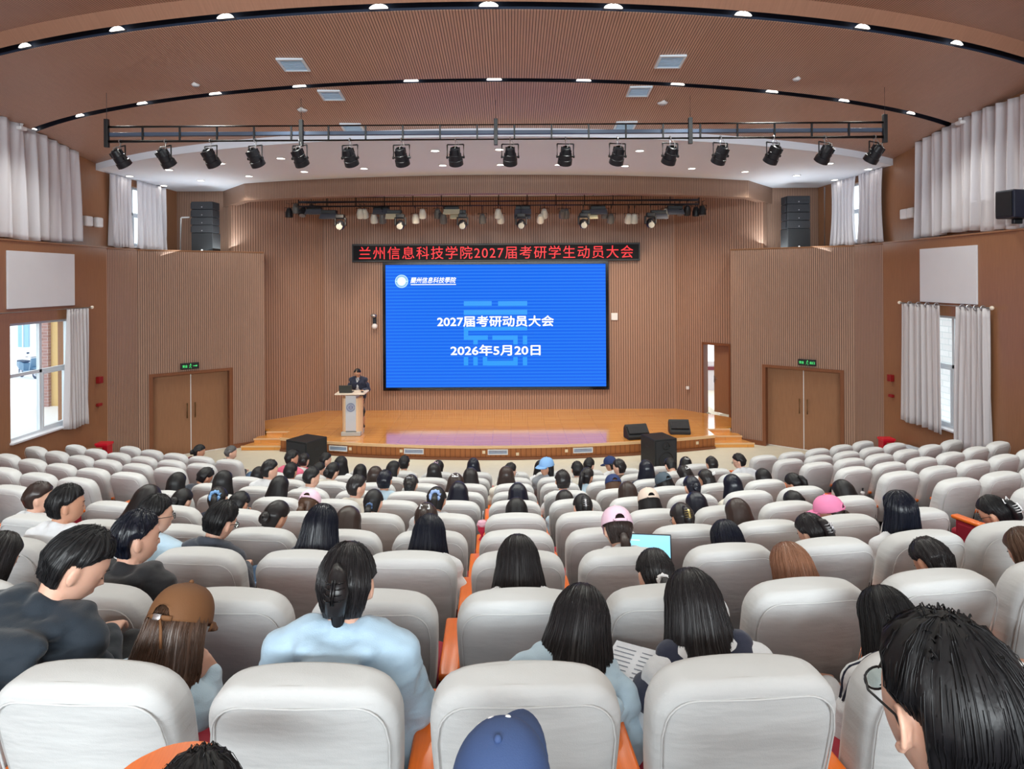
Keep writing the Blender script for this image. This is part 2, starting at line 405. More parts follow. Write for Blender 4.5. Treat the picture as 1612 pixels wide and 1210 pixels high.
            box(hb, k.x - 0.015, k.x + 0.015, k.y, k.y + 0.02, 1.2, 1.4)
            mk('door_handle', hb, M_STEEL, D)
            # side passage behind the door: floor, far white wall with daylight
            bm = NB(); box(bm, 6.0, 10.5, 18.6, 22.5, 0.12, 0.30); struct(mk('floor_passage', bm, M_FLOOR, uv=True))
            bm = NB(); box(bm, 5.2, 10.5, 22.5, 22.6, 0.3, 1.3); struct(mk('wall_passage', bm, M_PAINT, uv=True))
            bm = NB(); box(bm, 5.2, 10.5, 22.46, 22.52, 1.0, 1.12); struct(mk('trim_passage', bm, plain('maroon paint', srgb(120, 50, 60)), uv=True))
        struct(mk('wall_stage_' + nm, wb, M_SLATB, uv=True))
    # upper recessed walls
    for s, nm, U, X in ((-1, 'left', UL, XL), (1, 'right', UR, XR)):
        bm = NB(); t = 0.25 * s; a, b = min(U, U + t), max(U, U + t)
        wins = UW[s]; prev = -12.0
        for (y0, y1, z0, z1) in wins:
            box(bm, a, b, prev, y0, ZL, CZ + 3.6); box(bm, a, b, y0, y1, ZL, z0); box(bm, a, b, y0, y1, z1, CZ + 3.6); prev = y1
        box(bm, a, b, prev, 17.75, ZL, CZ + 3.6)
        struct(mk('wall_%s_upper' % nm, bm, M_WALL, uv=True))
        bm = NB(); xa, xb = sorted((XC + s * 6.9, U + t)); box(bm, xa, xb, 17.7, 17.95, ZL, ZW); struct(mk('wall_back_upper_' + nm, bm, M_SLAT, uv=True))
    # header over the stage: curved front, angled wings
    bm = NB(); n = 28; hwh = 6.35; zb, zt = CZ + 2.03, ZW
    front = []; 
    for i in range(n + 1):
        x = XC + hwh * (2 * i / n - 1); front.append((x, arc(x, 15.2, 18.5)))
    pts = [(XC - 7.5, 17.7)] + front + [(XC + 7.5, 17.7)]
    back = [(XC - 7.4, 17.95)] + [(x, y + 0.3) for x, y in front] + [(XC + 7.4, 17.95)]
    bm2 = NB(); L = 0.0; uvl = bm2.loops.layers.uv.new('UVMap')
    for (p, q, bp, bq) in zip(pts[:-1], pts[1:], back[:-1], back[1:]):
        l = math.dist(p, q)
        vs = [bm2.verts.new(c) for c in ((*p, zb), (*q, zb), (*q, zt), (*p, zt))]; f = bm2.faces.new(vs)
        for lp, uvc in zip(f.loops, ((L, zb), (L + l, zb), (L + l, zt), (L, zt))): lp[uvl].uv = uvc
        vs = [bm2.verts.new(c) for c in ((*p, zb), (*bp, zb), (*bq, zb), (*q, zb))]; f = bm2.faces.new(vs)
        for lp, uvc in zip(f.loops, ((L, 0), (L, 0.3), (L + l, 0.3), (L + l, 0))): lp[uvl].uv = uvc
        vs = [bm2.verts.new(c) for c in ((*bp, zb), (*bp, zt), (*bq, zt), (*bq, zb))]; f = bm2.faces.new(vs)
        L += l
    bm.free(); struct(mk('trim_header', bm2, M_SLAT, uv='keep'))
    # ceilings: panels between arcs
    def panel(name, mat, f0, h0, f1, h1, thick=0.06, seg=56, hw=RX):
        bm = NB(); uvl = bm.loops.layers.uv.new('UVMap')
        x_ = [XC + hw * (2 * i / seg - 1) for i in range(seg + 1)]
        for a, b in zip(x_[:-1], x_[1:]):
            c = [(a, f0(a), CZ + h0), (b, f0(b), CZ + h0), (b, f1(b), CZ + h1), (a, f1(a), CZ + h1)]
            t = [(x, y, z + thick) for x, y, z in c]
            for q in (c, t[::-1], [c[1], c[0], t[0], t[1]], [c[3], c[2], t[2], t[3]]):
                f = bm.faces.new([bm.verts.new(p) for p in q])
                for lp in f.loops: lp[uvl].uv = (lp.vert.co.x, lp.vert.co.y)
        return struct(mk(name, bm, mat, uv='keep'))
    c1 = lambda x: arc(x, 7.12, 16); c1b = lambda x: arc(x, 7.29, 16); c2 = lambda x: arc(x, 7.44, 16.1)
    c3 = lambda x: arc(x, 9.20, 14.3); c4 = lambda x: arc(x, 9.38, 14.2); c5 = lambda x: arc(x, 11.15, 13.9)
    panel('ceiling_panel_1', M_CEIL, lambda x: -12.0, 3.25, c1, 3.25)
    panel('ceiling_band_1', M_BAND, c1, 3.25, c1b, 3.13)
    panel('ceiling_panel_2', M_CEIL, c2, 3.10, c3, 2.86)
    panel('ceiling_panel_3', M_CEIL, c4, 2.86, c5, 2.60)
    # slots: dark back faces and tops, pale fascia of the white ceiling
    def fascia(name, mat, f, h0, h1, thick=0.03, hw=RX, dep=None):
        bm = NB(); seg = 56; x_ = [XC + hw * (2 * i / seg - 1) for i in range(seg + 1)]
        for a, b in zip(x_[:-1], x_[1:]):
            prism(bm, [(a, f(a)), (b, f(b)), (b, f(b) + thick), (a, f(a) + thick)], CZ + h0, CZ + h1)
        return struct(mk(name, bm, mat))
    fascia('ceiling_slot_1', M_NAVY, lambda x: c2(x) - 0.005, 3.105, 3.75); fascia('ceiling_slot_2', M_NAVY, lambda x: c4(x) - 0.005, 2.865, 3.55)
    fascia('ceiling_slot_front_1', M_NAVY, lambda x: c1b(x) + 0.01, 3.19, 3.75); fascia('ceiling_slot_front_2', M_NAVY, lambda x: c3(x) + 0.01, 2.92, 3.55)
    fascia('ceiling_fascia', M_WHITE, lambda x: c5(x) - 0.02, 2.46, 2.62)
    bm = NB(); box(bm, UL, UR, -12, 20, CZ + 3.75, CZ + 3.8); struct(mk('ceiling_void', bm, M_NAVY))
    panel('ceiling_white', M_WHITE, c5, 2.46, lambda x: 19.6, 2.46, 0.05)
    # stage
    bm = NB(); n = 40
    sf = lambda x: arc(x, 15.05, 16.5) 
    xs = [XC - 5.35 + 10.7 * i / n for i in range(n + 1)]
    poly = [(x, sf(x)) for x in xs] + [(XC + 5.37, 16.92), (XC + 6.5, 16.92), (XC + 7.0, 17.42), (XC + 5.22, 19.3), (XC - 5.22, 19.3), (XC - 7.0, 17.42), (XC - 6.5, 16.92), (XC - 5.37, 16.92)]
    prism(bm, poly, 0.27, 0.32); struct(mk('floor_stage', bm, M_STAGE, uv=True))
    bm = NB()
    for a, b in zip(xs[:-1], xs[1:]): prism(bm, [(a, sf(a) + 0.03), (b, sf(b) + 0.03), (b, sf(b) + 0.3), (a, sf(a) + 0.3)], 0.0, 0.27)
    for s in (-1, 1): prism(bm, [(XC + s * 5.35, sf(XC + s * 5.35) + 0.03), (XC + s * 5.3, 18.0), (XC + s * 5.0, 18.0), (XC + s * 5.1, sf(XC + s * 5.1) + 0.03)], 0, 0.27)
    struct(mk('wall_stage_front', bm, wood('stage front veneer', (0.36, 0.13, 0.04, 1), (0.18, 0.06, 0.02, 1), 0.12, 0.12, 0.4), uv=True))
    bm = NB()
    for a, b in zip(xs[:-1], xs[1:]):
        prism(bm, [(a, sf(a) - 0.04), (b, sf(b) - 0.04), (b, sf(b) + 0.03), (a, sf(a) + 0.03)], 0.0, 0.055)
    struct(mk('baseboard_stage', bm, M_TRIM, uv=True))
    bm = NB()
    for a, b in zip(xs[:-1], xs[1:]):
        prism(bm, [(a, sf(a) - 0.02), (b, sf(b) - 0.02), (b, sf(b) + 0.03), (a, sf(a) + 0.03)], 0.265, 0.326)
    struct(mk('trim_stage_edge', bm, plain('pale stage nosing', srgb(225, 185, 140), 0.35)))
    for s in (-1, 1):
        st = empty('stage_steps', (0, 0, 0), 0, 'varnished orange wooden steps up to the stage at its %s end' % ('left' if s < 0 else 'right'), 'stairs')
        x0 = 5.36
        for k in range(3):
            z = 0.107 * (k + 1) - 0.001; bm = NB(); y0 = 16.02 + 0.30 * k; w = 0.98 - 0.2 * k
            xa, xb = sorted((XC + s * x0, XC + s * (x0 + w)))
            e = 0.55 if k < 2 else 0.30
            wx = lambda yy: 8.25 - (yy - 14.9) * (2.25 / 1.78) - 0.03 if yy < 16.66 else 6.35
            of, ob = XC + s * min(x0 + w, wx(y0)), XC + s * min(x0 + w, wx(y0 + e)); ii = XC + s * x0
            prism(bm, [(ii, y0), (of, y0), (ob, y0 + e), (ii, y0 + e)], 0 if k == 0 else z - 0.107, z)
            mk('step', bm, M_STAGE, st, uv=True)
            bm = NB(); box(bm, xa - 0.012, xb + 0.012, y0 - 0.02, y0 + 0.02, z - 0.03, z + 0.004, 0.004)
            mk('nosing', bm, plain('pale stage nosing', srgb(225, 185, 140), 0.35), st)
    return sf
DOORP = {}
UW = {-1: [(9.6, 12.4, CZ + 0.95, CZ + 2.3), (14.9, 16.6, CZ + 0.85, CZ + 2.3)], 1: [(9.6, 12.4, CZ + 0.95, CZ + 2.3), (14.9, 16.6, CZ + 0.85, CZ + 2.3)]}
SF = setting()

# ---------------------------------------------------------------- words for labels
ORD = ['zeroth', 'first', 'second', 'third', 'fourth', 'fifth', 'sixth', 'seventh', 'eighth', 'ninth', 'tenth', 'eleventh', 'twelfth', 'thirteenth', 'fourteenth', 'fifteenth', 'sixteenth', 'seventeenth', 'eighteenth']
def rowword(n):                       # rows counted from the stage: row 10 is the front one
    k = 11 - n
    return 'front row' if k == 1 else ('row nearest the viewer' if k == 10 else ORD[k] + ' row from stage')

# ---------------------------------------------------------------- seats
def fabric(name, col):
    m, nt, b = newmat(name)
    tc = nt.nodes.new('ShaderNodeTexCoord').outputs['Object']
    oi = nt.nodes.new('ShaderNodeObjectInfo')
    v = nt.nodes.new('ShaderNodeVectorMath'); v.operation = 'ADD'; nt.links.new(tc, v.inputs[0])
    cx = nt.nodes.new('ShaderNodeCombineXYZ'); nt.links.new(mth(nt, 'MULTIPLY', oi.outputs['Random'], 37.0), cx.inputs[0]); nt.links.new(cx.outputs[0], v.inputs[1])
    n1 = noisen(nt, mapping(nt, v.outputs[0], (2.2, 2.2, 8)), 1.6, 3, 0.5); n2 = noisen(nt, tc, 300, 1)
    h = mth(nt, 'ADD', mth(nt, 'MULTIPLY', n1, 1.0), mth(nt, 'MULTIPLY', n2, 0.05))
    bump(nt, b, h, 0.35, 0.03)
    nt.links.new(mixc(nt, oi.outputs['Random'], tuple(c * 0.95 for c in col[:3]) + (1,), col), b.inputs['Base Color'])
    b.inputs['Roughness'].default_value = 0.85; b.inputs['Sheen Weight'].default_value = 0.1; b.inputs['Specular IOR Level'].default_value = 0.12
    return m
M_COVER = fabric('white stretch seat cover', (0.66, 0.665, 0.665, 1))
M_PIPE = plain('seat cover seam', srgb(205, 200, 198), 0.6)
M_RED = plain('crimson upholstery', srgb(160, 24, 48), 0.75, var=0.1, vscale=30)
M_ORANGE = plain('orange varnished armrest', srgb(232, 112, 32), 0.28, var=0.14, vscale=6, stretch=(30, 2, 2))
M_SEATBLK = plain('black seat shell', srgb(26, 26, 30), 0.6)

def seat_meshes():
    # white cover: rounded upright box leaning back a little (top towards the viewer, -y)
    bm = NB(); rings = []; n = 40; H0, H1 = 0.44, 1.0
    zs = [H0, 0.5, 0.6, 0.7, 0.78, 0.84, 0.88] + [0.88 + 0.12 * math.sin(PI / 2 * i / 8) for i in range(1, 9)]
    for z in zs:
        t = (z - H0) / (H1 - H0)
        w = 0.238 + 0.032 * math.sin(PI * min(1, t * 0.8) * 0.75)
        if z > 0.875: w -= 0.105 * (1 - math.sqrt(max(0, 1 - ((z - 0.875) / 0.126) ** 2)))
        th = 0.085 - 0.01 * t
        if z > 0.965: th -= 0.035 * (1 - math.sqrt(max(0, 1 - ((z - 0.965) / 0.0355) ** 2)))
        yc = 0.06 - 0.135 * t
        e = 5.0; r = []
        for k in range(n):
            a = 2 * PI * k / n; c, s = math.cos(a), math.sin(a)
            q = (abs(c) ** e + abs(s) ** e) ** (-1 / e)
            x, y = w * q * c, th * q * s
            bul = 0.012 * math.cos(min(1, abs(x) / w) * PI / 2) * (1 if y < 0 else 1.5) * (1 - 0.5 * t)
            r.append((x, yc + y + (-bul if y < 0 else bul), z + (0.008 * math.cos(x / w * PI / 2) if z > 0.99 else 0)))
        rings.append(r)
    rv = loft(bm, rings)
    cover = mk('seat_cover', bm, M_COVER, smooth=True)
    cover.data.set_sharp_from_angle(angle=math.radians(55))
    # seam piping along the rear edge of the cover
    bm = NB(); pts = []
    for z in [0.45, 0.55, 0.65, 0.75, 0.84]:
        t = (z - H0) / (H1 - H0); w = 0.238 + 0.032 * math.sin(PI * min(1, t * 0.8) * 0.75); pts.append((-(w - 0.022), 0.06 - 0.135 * t - (0.085 - 0.01 * t) + 0.0, z))
    arcp = [(-(0.242 - 0.085) - 0.085 * math.cos(a), 0, 0.875 + 0.085 * math.sin(a)) for a in [PI / 2 * i / 6 for i in range(1, 7)]]
    for x, _, z in arcp:
        t = (z - H0) / (H1 - H0); pts.append((x, 0.06 - 0.135 * t - 0.073 - 0.004, z - 0.004))
    full = pts + [(0, pts[-1][1] - 0.009, pts[-1][2] + 0.002)] + [(-x, y, z) for x, y, z in pts[::-1]]
    tube(bm, full, 0.0032, 6); seam = mk('cover_seam', bm, M_COVER, smooth=True)
    bm = NB(); box(bm, -0.235, 0.235, 0.10, 0.56, 0.38, 0.475, 0.035, 3); cush = smooth_by_angle(mk('seat_cushion', bm, M_RED))
    bm = NB(); box(bm, -0.21, 0.21, 0.02, 0.10, 0.12, 0.5, 0.01); box(bm, -0.2, 0.2, 0.1, 0.5, 0.33, 0.385, 0.01); shell = mk('seat_shell', bm, M_SEATBLK)
    bm = NB(); box(bm, -0.045, 0.045, -0.02, 0.46, 0.605, 0.638, 0.013, 3); arm = smooth_by_angle(mk('armrest', bm, M_ORANGE))
    bm = NB(); box(bm, -0.03, 0.03, 0.02, 0.42, 0.0, 0.606, 0.006); side = mk('arm_panel', bm, M_SEATBLK)
    bm = NB(); box(bm, -0.03, 0.03, 0.02, 0.42, 0.0, 0.606, 0.006); box(bm, -0.036, 0.036, 0.05, 0.40, 0.12, 0.58, 0.01); end = mk('arm_panel', bm, M_RED)
    return cover, seam, cush, shell, arm, side, end
PR = seat_meshes()
def inst(proto, parent, loc=(0, 0, 0)):
    o = proto.copy(); COL.objects.link(o); o.parent = parent; o.location = loc; return o
SEATW = 0.62
SEATS = []          # (row, block, idx, x, y, angle)
def add_seat(n, x, off, label, group, ends=(False, False)):
    y = rowd(n, x) + off; a = math.asin(max(-1, min(1, (x - XC) / RS)))
    r = empty('auditorium_seat', (x, y, rowfloor(n)), -a * 0 + (-a), label, 'auditorium seat', group)
    r.rotation_euler = (0, 0, -a) if False else (0, 0, a * 1.0 * (1 if True else -1))
    for p in (PR[0], PR[2], PR[3]):
        c = inst(p, r)
        if p is PR[0]: inst(PR[1], c)
    inst(PR[4], r, (-SEATW / 2, 0, 0)); inst(PR[6] if ends[0] else PR[5], r, (-SEATW / 2, 0, 0))
    if ends[1]:
        inst(PR[4], r, (SEATW / 2, 0, 0)); inst(PR[6], r, (SEATW / 2, 0, 0))
    SEATS.append((n, x, y)); return r
for n in range(1, 11):
    ks = range(-6, 6)
    if n == 1: ks = range(-3, 4)
    if n == 2: ks = range(-4, 5)
    if n == 3: ks = range(-5, 6)
    for k in ks:
        x = 0.035 + SEATW * k
        i = k + {1: 4, 2: 5, 3: 6}.get(n, 7)
        add_seat(n, x, 0, 'white covered seat in centre block, %s, %s from the left' % (rowword(n), ORD[i] + ' seat'), 'white covered seats of the centre block', (k == -6, k == 5))
SIDE = {10: 5, 9: 6, 8: 7, 7: 8, 6: 8, 5: 6, 4: 4, 3: 2}
for s, nm in ((-1, 'left'), (1, 'right')):
    for n, cnt in SIDE.items():
        x0 = 4.50 if s > 0 else -5.0
        ang = math.asin((x0 - XC) / RS)
        for k in range(cnt):
            aa = ang + s * k * SEATW / RS; x = XC + RS * math.sin(aa)
            if abs(x - XC) > 7.95 or (abs(x - XC) > 7.6 and rowd(n, x) > 10.9): continue
            add_seat(n, x, 0.14, 'white covered seat in %s side block, %s, %s from the aisle' % (nm, rowword(n), ORD[k + 1] + ' seat'), 'white covered seats of the %s side block' % nm, (k == 0, False) if s > 0 else (False, k == 0))
for p in PR: bpy.data.objects.remove(p)

# ---------------------------------------------------------------- screen, banner, stage things
BY = 19.27
def fit_text(o, w, h):
    me = o.data; xs = [v.co.x for v in me.vertices]; ys = [v.co.y for v in me.vertices]
    sx = w / (max(xs) - min(xs)); sy = h / (max(ys) - min(ys)); cx, cy = (max(xs) + min(xs)) / 2, (max(ys) + min(ys)) / 2
    for v in me.vertices: v.co.x = (v.co.x - cx) * sx; v.co.y = (v.co.y - cy) * sy
    return o
def screen():
    y = BY - 0.10; a, b = P(602, 413, y), P(959, 613.5, y)
    cx, cz = (a.x + b.x) / 2, (a.z + b.z) / 2; w, h = b.x - a.x, 0
    zt, zb = P(781, 411.5, y).z, P(781, 614, y).z
    r = empty('led_screen', (cx, y, zb), 0, 'large blue projection screen with white Chinese title on the stage back wall', 'screen')
    W, H = b.x - a.x, zt - zb
    bm = NB(); t = 0.085
    box(bm, -W / 2, W / 2, 0, 0.1, 0, t * 1.1, 0.004); box(bm, -W / 2, W / 2, 0, 0.1, H - t, H, 0.004); box(bm, -W / 2, -W / 2 + t, 0, 0.1, t, H - t); box(bm, W / 2 - t, W / 2, 0, 0.1, t, H - t)
    mk('screen_frame', bm, plain('glossy black frame', srgb(16, 18, 24), 0.12), r)
    m, nt, bs = newmat('blue display picture')
    tc = nt.nodes.new('ShaderNodeTexCoord').outputs['Object']; sp = nt.nodes.new('ShaderNodeSeparateXYZ'); nt.links.new(tc, sp.inputs[0])
    ln = mth(nt, 'SINE', mth(nt, 'MULTIPLY', sp.outputs[2], 2 * PI / 0.098)); ln = mth(nt, 'MULTIPLY', mth(nt, 'ADD', ln, 1.0), 0.5)
    ln = mth(nt, 'MULTIPLY', mth(nt, 'POWER', ln, 2.0), 0.75)
    gx = mth(nt, 'POWER', mth(nt, 'ABSOLUTE', mth(nt, 'DIVIDE', sp.outputs[0], W / 2)), 3.0)
    base = mixc(nt, mth(nt, 'MULTIPLY', gx, 0.5), srgb(0, 104, 246), srgb(36, 108, 255))
    low = mth(nt, 'SUBTRACT', 1.0, mth(nt, 'MULTIPLY', sp.outputs[2], 1 / H))
    base = mixc(nt, mth(nt, 'MULTIPLY', mth(nt, 'MAXIMUM', low, 0.0), 0.35), base, srgb(44, 116, 255))
    col = mixc(nt, ln, base, srgb(48, 142, 255))
    bs.inputs['Base Color'].default_value = (0, 0, 0, 1); bs.inputs['Specular IOR Level'].default_value = 0.1; nt.links.new(col, bs.inputs['Emission Color']); bs.inputs['Emission Strength'].default_value = 0.72
    bm = NB(); box(bm, -W / 2 + t - 0.01, W / 2 - t + 0.01, 0.03, 0.06, t, H - t + 0.01); pic = mk('display_panel', bm, m, r)
    # pale block pattern behind the lettering
    def L(px, py): q = P(px, py, y); return q.x - cx, q.z - zb
    teal = emit('light blue block pattern', srgb(0, 158, 255), 0.72)
    bm = NB()
    for (x0, y0, x1, y1) in ((730, 474, 774, 481), (784, 474, 830, 481), (730, 488, 830, 495), (730, 515, 830, 520), (730, 520, 737, 535), (737, 528, 768, 535), (775, 528, 815, 535), (745, 535, 752, 542), (808, 535, 815, 542),
                              (823, 528, 830, 542), (730, 562, 737, 575), (745, 562, 752, 575), (760, 562, 767, 575), (767, 568, 815, 575), (823, 562, 830, 575), (808, 562, 815, 568)):
        u0, v0 = L(x0, y0); u1, v1 = L(x1, y1); box(bm, u0, u1, 0.026, 0.032, min(v0, v1), max(v0, v1))
    mk('block_pattern', bm, teal, pic)
    wt = emit('white display lettering', (1, 1, 1, 1), 0.9)
    for s, x0, x1, yc, hh in (('2027届考研动员大会', 688, 872, 506, 17.5), ('2026年5月20日', 709, 851, 551.5, 17.5)):
        u0, v = L(x0, yc); u1, _ = L(x1, yc)
        tx = text_mesh('title_text', s, 0.36, wt, pic, (0, 0, 0), bold2=0.008); fit_text(tx, u1 - u0, hh / F * y); tx.location = ((u0 + u1) / 2, 0.022, v)
    u0, v = L(646, 441); u1, _ = L(718, 441)
    tx = text_mesh('heading_text', '蘭州信息科技學院', 0.2, wt, pic, bold2=0.003, shear=0.25); fit_text(tx, u1 - u0, 9.5 / F * y); tx.location = ((u0 + u1) / 2, 0.022, v)
    u, v = L(682, 447.7); bm = NB(); box(bm, u - 0.67, u + 0.67, 0.02, 0.026, v - 0.012, v + 0.012); mk('heading_underline', bm, wt, pic)
    u, v = L(632, 442.7); bm = NB(); cyl(bm, (u, 0.027, v), (u, 0.02, v), 0.195, n=40); em = mk('round_emblem', bm, emit('pale cyan display ink', srgb(190, 236, 250), 0.75), pic)
    bm = NB(); cyl(bm, (u, 0.0205, v), (u, 0.017, v), 0.118, n=32); mk('emblem_core', bm, wt, em)
    bm = NB()
    for k in range(26):
        a = 2 * PI * k / 26
        if k % 13 == 0: continue
        c = Vector((u + 0.155 * math.cos(a), 0.0195, v + 0.155 * math.sin(a))); M = Matrix.Translation(c) @ Matrix.Rotation(-a, 4, 'Y')
        box(bm, -0.016, 0.016, -0.002, 0.002, -0.011, 0.011, M=M)
    mk('emblem_ring_letters', bm, emit('blue display ink', srgb(60, 130, 220), 0.8), em)
    # red lettering banner above
    zt2, zb2 = P(781, 383, y).z, P(781, 411.5, y).z; a2, b2 = P(555, 399, y).x, P(1007, 396, y).x; c2 = (a2 + b2) / 2; w2 = b2 - a2; h2 = zt2 - zb2
    r2 = empty('led_banner', (c2, BY - 0.165, zb2), 0, 'long black display strip with red Chinese characters above the screen', 'display sign')
    bm = NB(); box(bm, -w2 / 2, w2 / 2, 0, 0.16, 0, h2, 0.006); mk('banner_case', bm, M_BLACK, r2)
    bm = NB(); box(bm, -w2 / 2 + 0.04, w2 / 2 - 0.04, -0.004, 0.004, 0.05, h2 - 0.05); fc = mk('banner_face', bm, plain('dark display face', srgb(14, 15, 21), 0.6, spec=0.2), r2)
    tx = text_mesh('red_characters', '兰州信息科技学院2027届考研学生动员大会', 0.3, emit('red display diodes', srgb(255, 40, 50), 0.9), fc, bold=0.0, space=1.15)
    fit_text(tx, (993 - 563) / F * y, 20 / F * y); tx.location = (0.0, -0.008, h2 / 2)
screen()

def lectern():
    d = 16.1; b = P(552.5, 683, d); x, z0 = b.x, 0.322
    r = empty('lectern', (x, d, z0), 0, 'white and pale wood lectern with a round blue emblem on the stage', 'lectern')
    bm = NB()
    for s in (-1, 1):
        pl = []
        for i in range(9):
            a = PI * i / 8; pl.append((s * (0.13 + 0.125 * math.sin(a)), 0.2 - 0.2 * math.cos(a)))
        pl = pl + [(s * 0.13, 0.4), (s * 0.13, 0.0)]
        prism(bm, pl, 0.0, 0.93)
    mk('side_column', bm, plain('pale maple veneer', srgb(232, 200, 165), 0.35), r)
    bm = NB(); box(bm, -0.13, 0.13, -0.012, 0.4, 0.12, 1.0, 0.006); fp = mk('front_panel', bm, plain('light grey laminate', srgb(205, 212, 222), 0.35), r)
    bm = NB(); box(bm, -0.24, 0.24, -0.03, 0.42, 0, 0.1, 0.01); mk('plinth', bm, plain('silver grey plinth', srgb(190, 190, 186), 0.4), r)
    bm = NB(); box(bm, -0.38, 0.36, -0.10, 0.45, 1.03, 1.065, 0.012); box(bm, -0.2, 0.2, 0.05, 0.35, 1.0, 1.03); mk('desk_top', bm, plain('cream desk top', srgb(238, 222, 205), 0.3), r)
    ink = plain('blue emblem ink', srgb(62, 70, 140), 0.5)
    bm = NB(); tube(bm, [(0.1 * math.cos(2 * PI * k / 32), -0.016, 0.71 + 0.1 * math.sin(2 * PI * k / 32)) for k in range(32)], 0.006, 6, closed=True)
    tube(bm, [(0.078 * math.cos(2 * PI * k / 16), -0.016, 0.71 + 0.078 * math.sin(2 * PI * k / 16)) for k in range(16)], 0.004, 5, closed=True)
    cyl(bm, (0, -0.012, 0.71), (0, -0.018, 0.71), 0.055, n=24)
    em = mk('round_emblem', bm, ink, fp)
    bm = NB()
    for k in range(-2, 3): box(bm, -0.04 + 0.004 * abs(k), 0.04 - 0.004 * abs(k), -0.021, -0.018, 0.71 + k * 0.018 - 0.003, 0.71 + k * 0.018 + 0.003)
    mk('emblem_lines', bm, M_PLASTIC, em)
    # laptop on the desk, lid towards the hall
    l = empty('laptop', (x - 0.13, d + 0.02, z0 + 1.067), 0, 'open dark grey laptop on the lectern with its lid towards the hall', 'laptop')
    bm = NB(); box(bm, -0.16, 0.16, 0.0, 0.22, 0, 0.016, 0.004); mk('keyboard_deck', bm, M_DARK, l)
    bm = NB(); box(bm, -0.16, 0.16, -0.008, 0.004, 0.01, 0.2, 0.003, M=Matrix.Rotation(math.radians(14), 4, 'X')); mk('lid', bm, plain('grey laptop lid', srgb(72, 74, 72), 0.4, 0.3), l)
    m = empty('microphone', (x + 0.26, d + 0.12, z0 + 1.067), 0, 'thin gooseneck microphone standing on the lectern top', 'microphone')
    bm = NB(); cyl(bm, (0, 0, 0), (0, 0, 0.02), 0.04, n=16); mk('base', bm, M_BLACK, m)
    bm = NB(); tube(bm, [(0, 0, 0.02), (-0.02, 0, 0.12), (-0.08, 0.02, 0.25), (-0.16, 0.05, 0.36)], 0.006, 6); g = mk('gooseneck', bm, M_DARK, m)
    bm = NB(); ball(bm, (-0.17, 0.055, 0.375), (0.016, 0.016, 0.025), 10, 6); mk('capsule', bm, M_BLACK, g)
    return x, d, z0
LX, LD, LZ = lectern()

def speaker_box(name, loc, w, d, h, label, rz=0, wedge=False, cones=((0.5, 0.35, 0.13), (0.5, 0.75, 0.06)), group=None, hole=True):
    """front at -y"""
    r = empty(name, loc, rz, label, 'loudspeaker', group)
    bm = NB()
    if wedge:
        prof = [(-d / 2, 0), (d / 2, 0), (d / 2, h * 0.7), (d / 4, h), (-d / 2 + 0.04, h * 0.35), (-d / 2, h * 0.22)]
        loft(bm, [[(-w / 2, y, z) for y, z in prof], [(w / 2, y, z) for y, z in prof]])
        bmesh.ops.recalc_face_normals(bm, faces=bm.faces)
        bmesh.ops.bevel(bm, geom=bm.edges[:], offset=0.012, segments=2, affect='EDGES')
    else: box(bm, -w / 2, w / 2, -d / 2, d / 2, 0, h, 0.015, 2)
    mk('cabinet', bm, plain('black textured cabinet', srgb(24, 26, 30), 0.55, bmp=0.1, bscale=200), r)
    bm = NB()
    if wedge: 
        box(bm, -w / 2 + 0.03, w / 2 - 0.03, -0.012, 0.012, -h * 0.33, h * 0.36, M=Matrix.Translation((0, -d / 8 - 0.02, h * 0.66)) @ Matrix.Rotation(math.radians(-48), 4, 'X'))
    else: box(bm, -w / 2 + 0.03, w / 2 - 0.03, -d / 2 - 0.012, -d / 2, 0.04, h - 0.04, 0.006)
    g = mk('grille', bm, plain('black perforated grille', srgb(34, 36, 42), 0.6, bmp=0.5, bscale=600), r)
    if not wedge:
        for (u, v, rr) in cones:
            bm = NB(); c = Vector(((u - 0.5) * w, -d / 2 - 0.012, v * h)); tube(bm, [c + Vector((rr * math.cos(2 * PI * k / 28), 0, rr * math.sin(2 * PI * k / 28))) for k in range(28)], 0.012, 6, closed=True)
            ball(bm, c, (rr * 0.35, 0.015, rr * 0.35), 14, 8); mk('driver_ring', bm, plain('matt black driver', srgb(14, 14, 17), 0.5), g, True)
        for s in (-1, 1):
            bm = NB(); box(bm, s * w / 2 - 0.004, s * w / 2 + 0.004, -0.07, 0.07, h * 0.68, h * 0.76, 0.004); mk('side_handle', bm, M_DARK, r)
    return r
p = P(481, 719, 14.2); speaker_box('subwoofer', (p.x - 0.02, 14.35, 0.0), 0.62, 0.62, 0.70, 'large black loudspeaker box on the floor at the left end of the stage', math.radians(-28), cones=((0.5, 0.45, 0.2),))
p = P(1041, 722, 14.1); speaker_box('subwoofer', (p.x, 14.35, 0.0), 0.56, 0.6, 0.70, 'large black loudspeaker box on the floor at the right end of the stage', math.radians(18), cones=((0.5, 0.34, 0.17), (0.5, 0.78, 0.08)))
p = P(1003, 697, 15.7); speaker_box('stage_monitor', (p.x, 15.72, 0.322), 0.56, 0.36, 0.33, 'black wedge monitor at the stage edge left of the right floor loudspeaker', math.radians(12), True)
p = P(1071, 690, 16.1); speaker_box('stage_monitor', (p.x, 16.2, 0.322), 0.5, 0.36, 0.33, 'black wedge monitor on the stage behind the right floor loudspeaker', math.radians(-4), True)

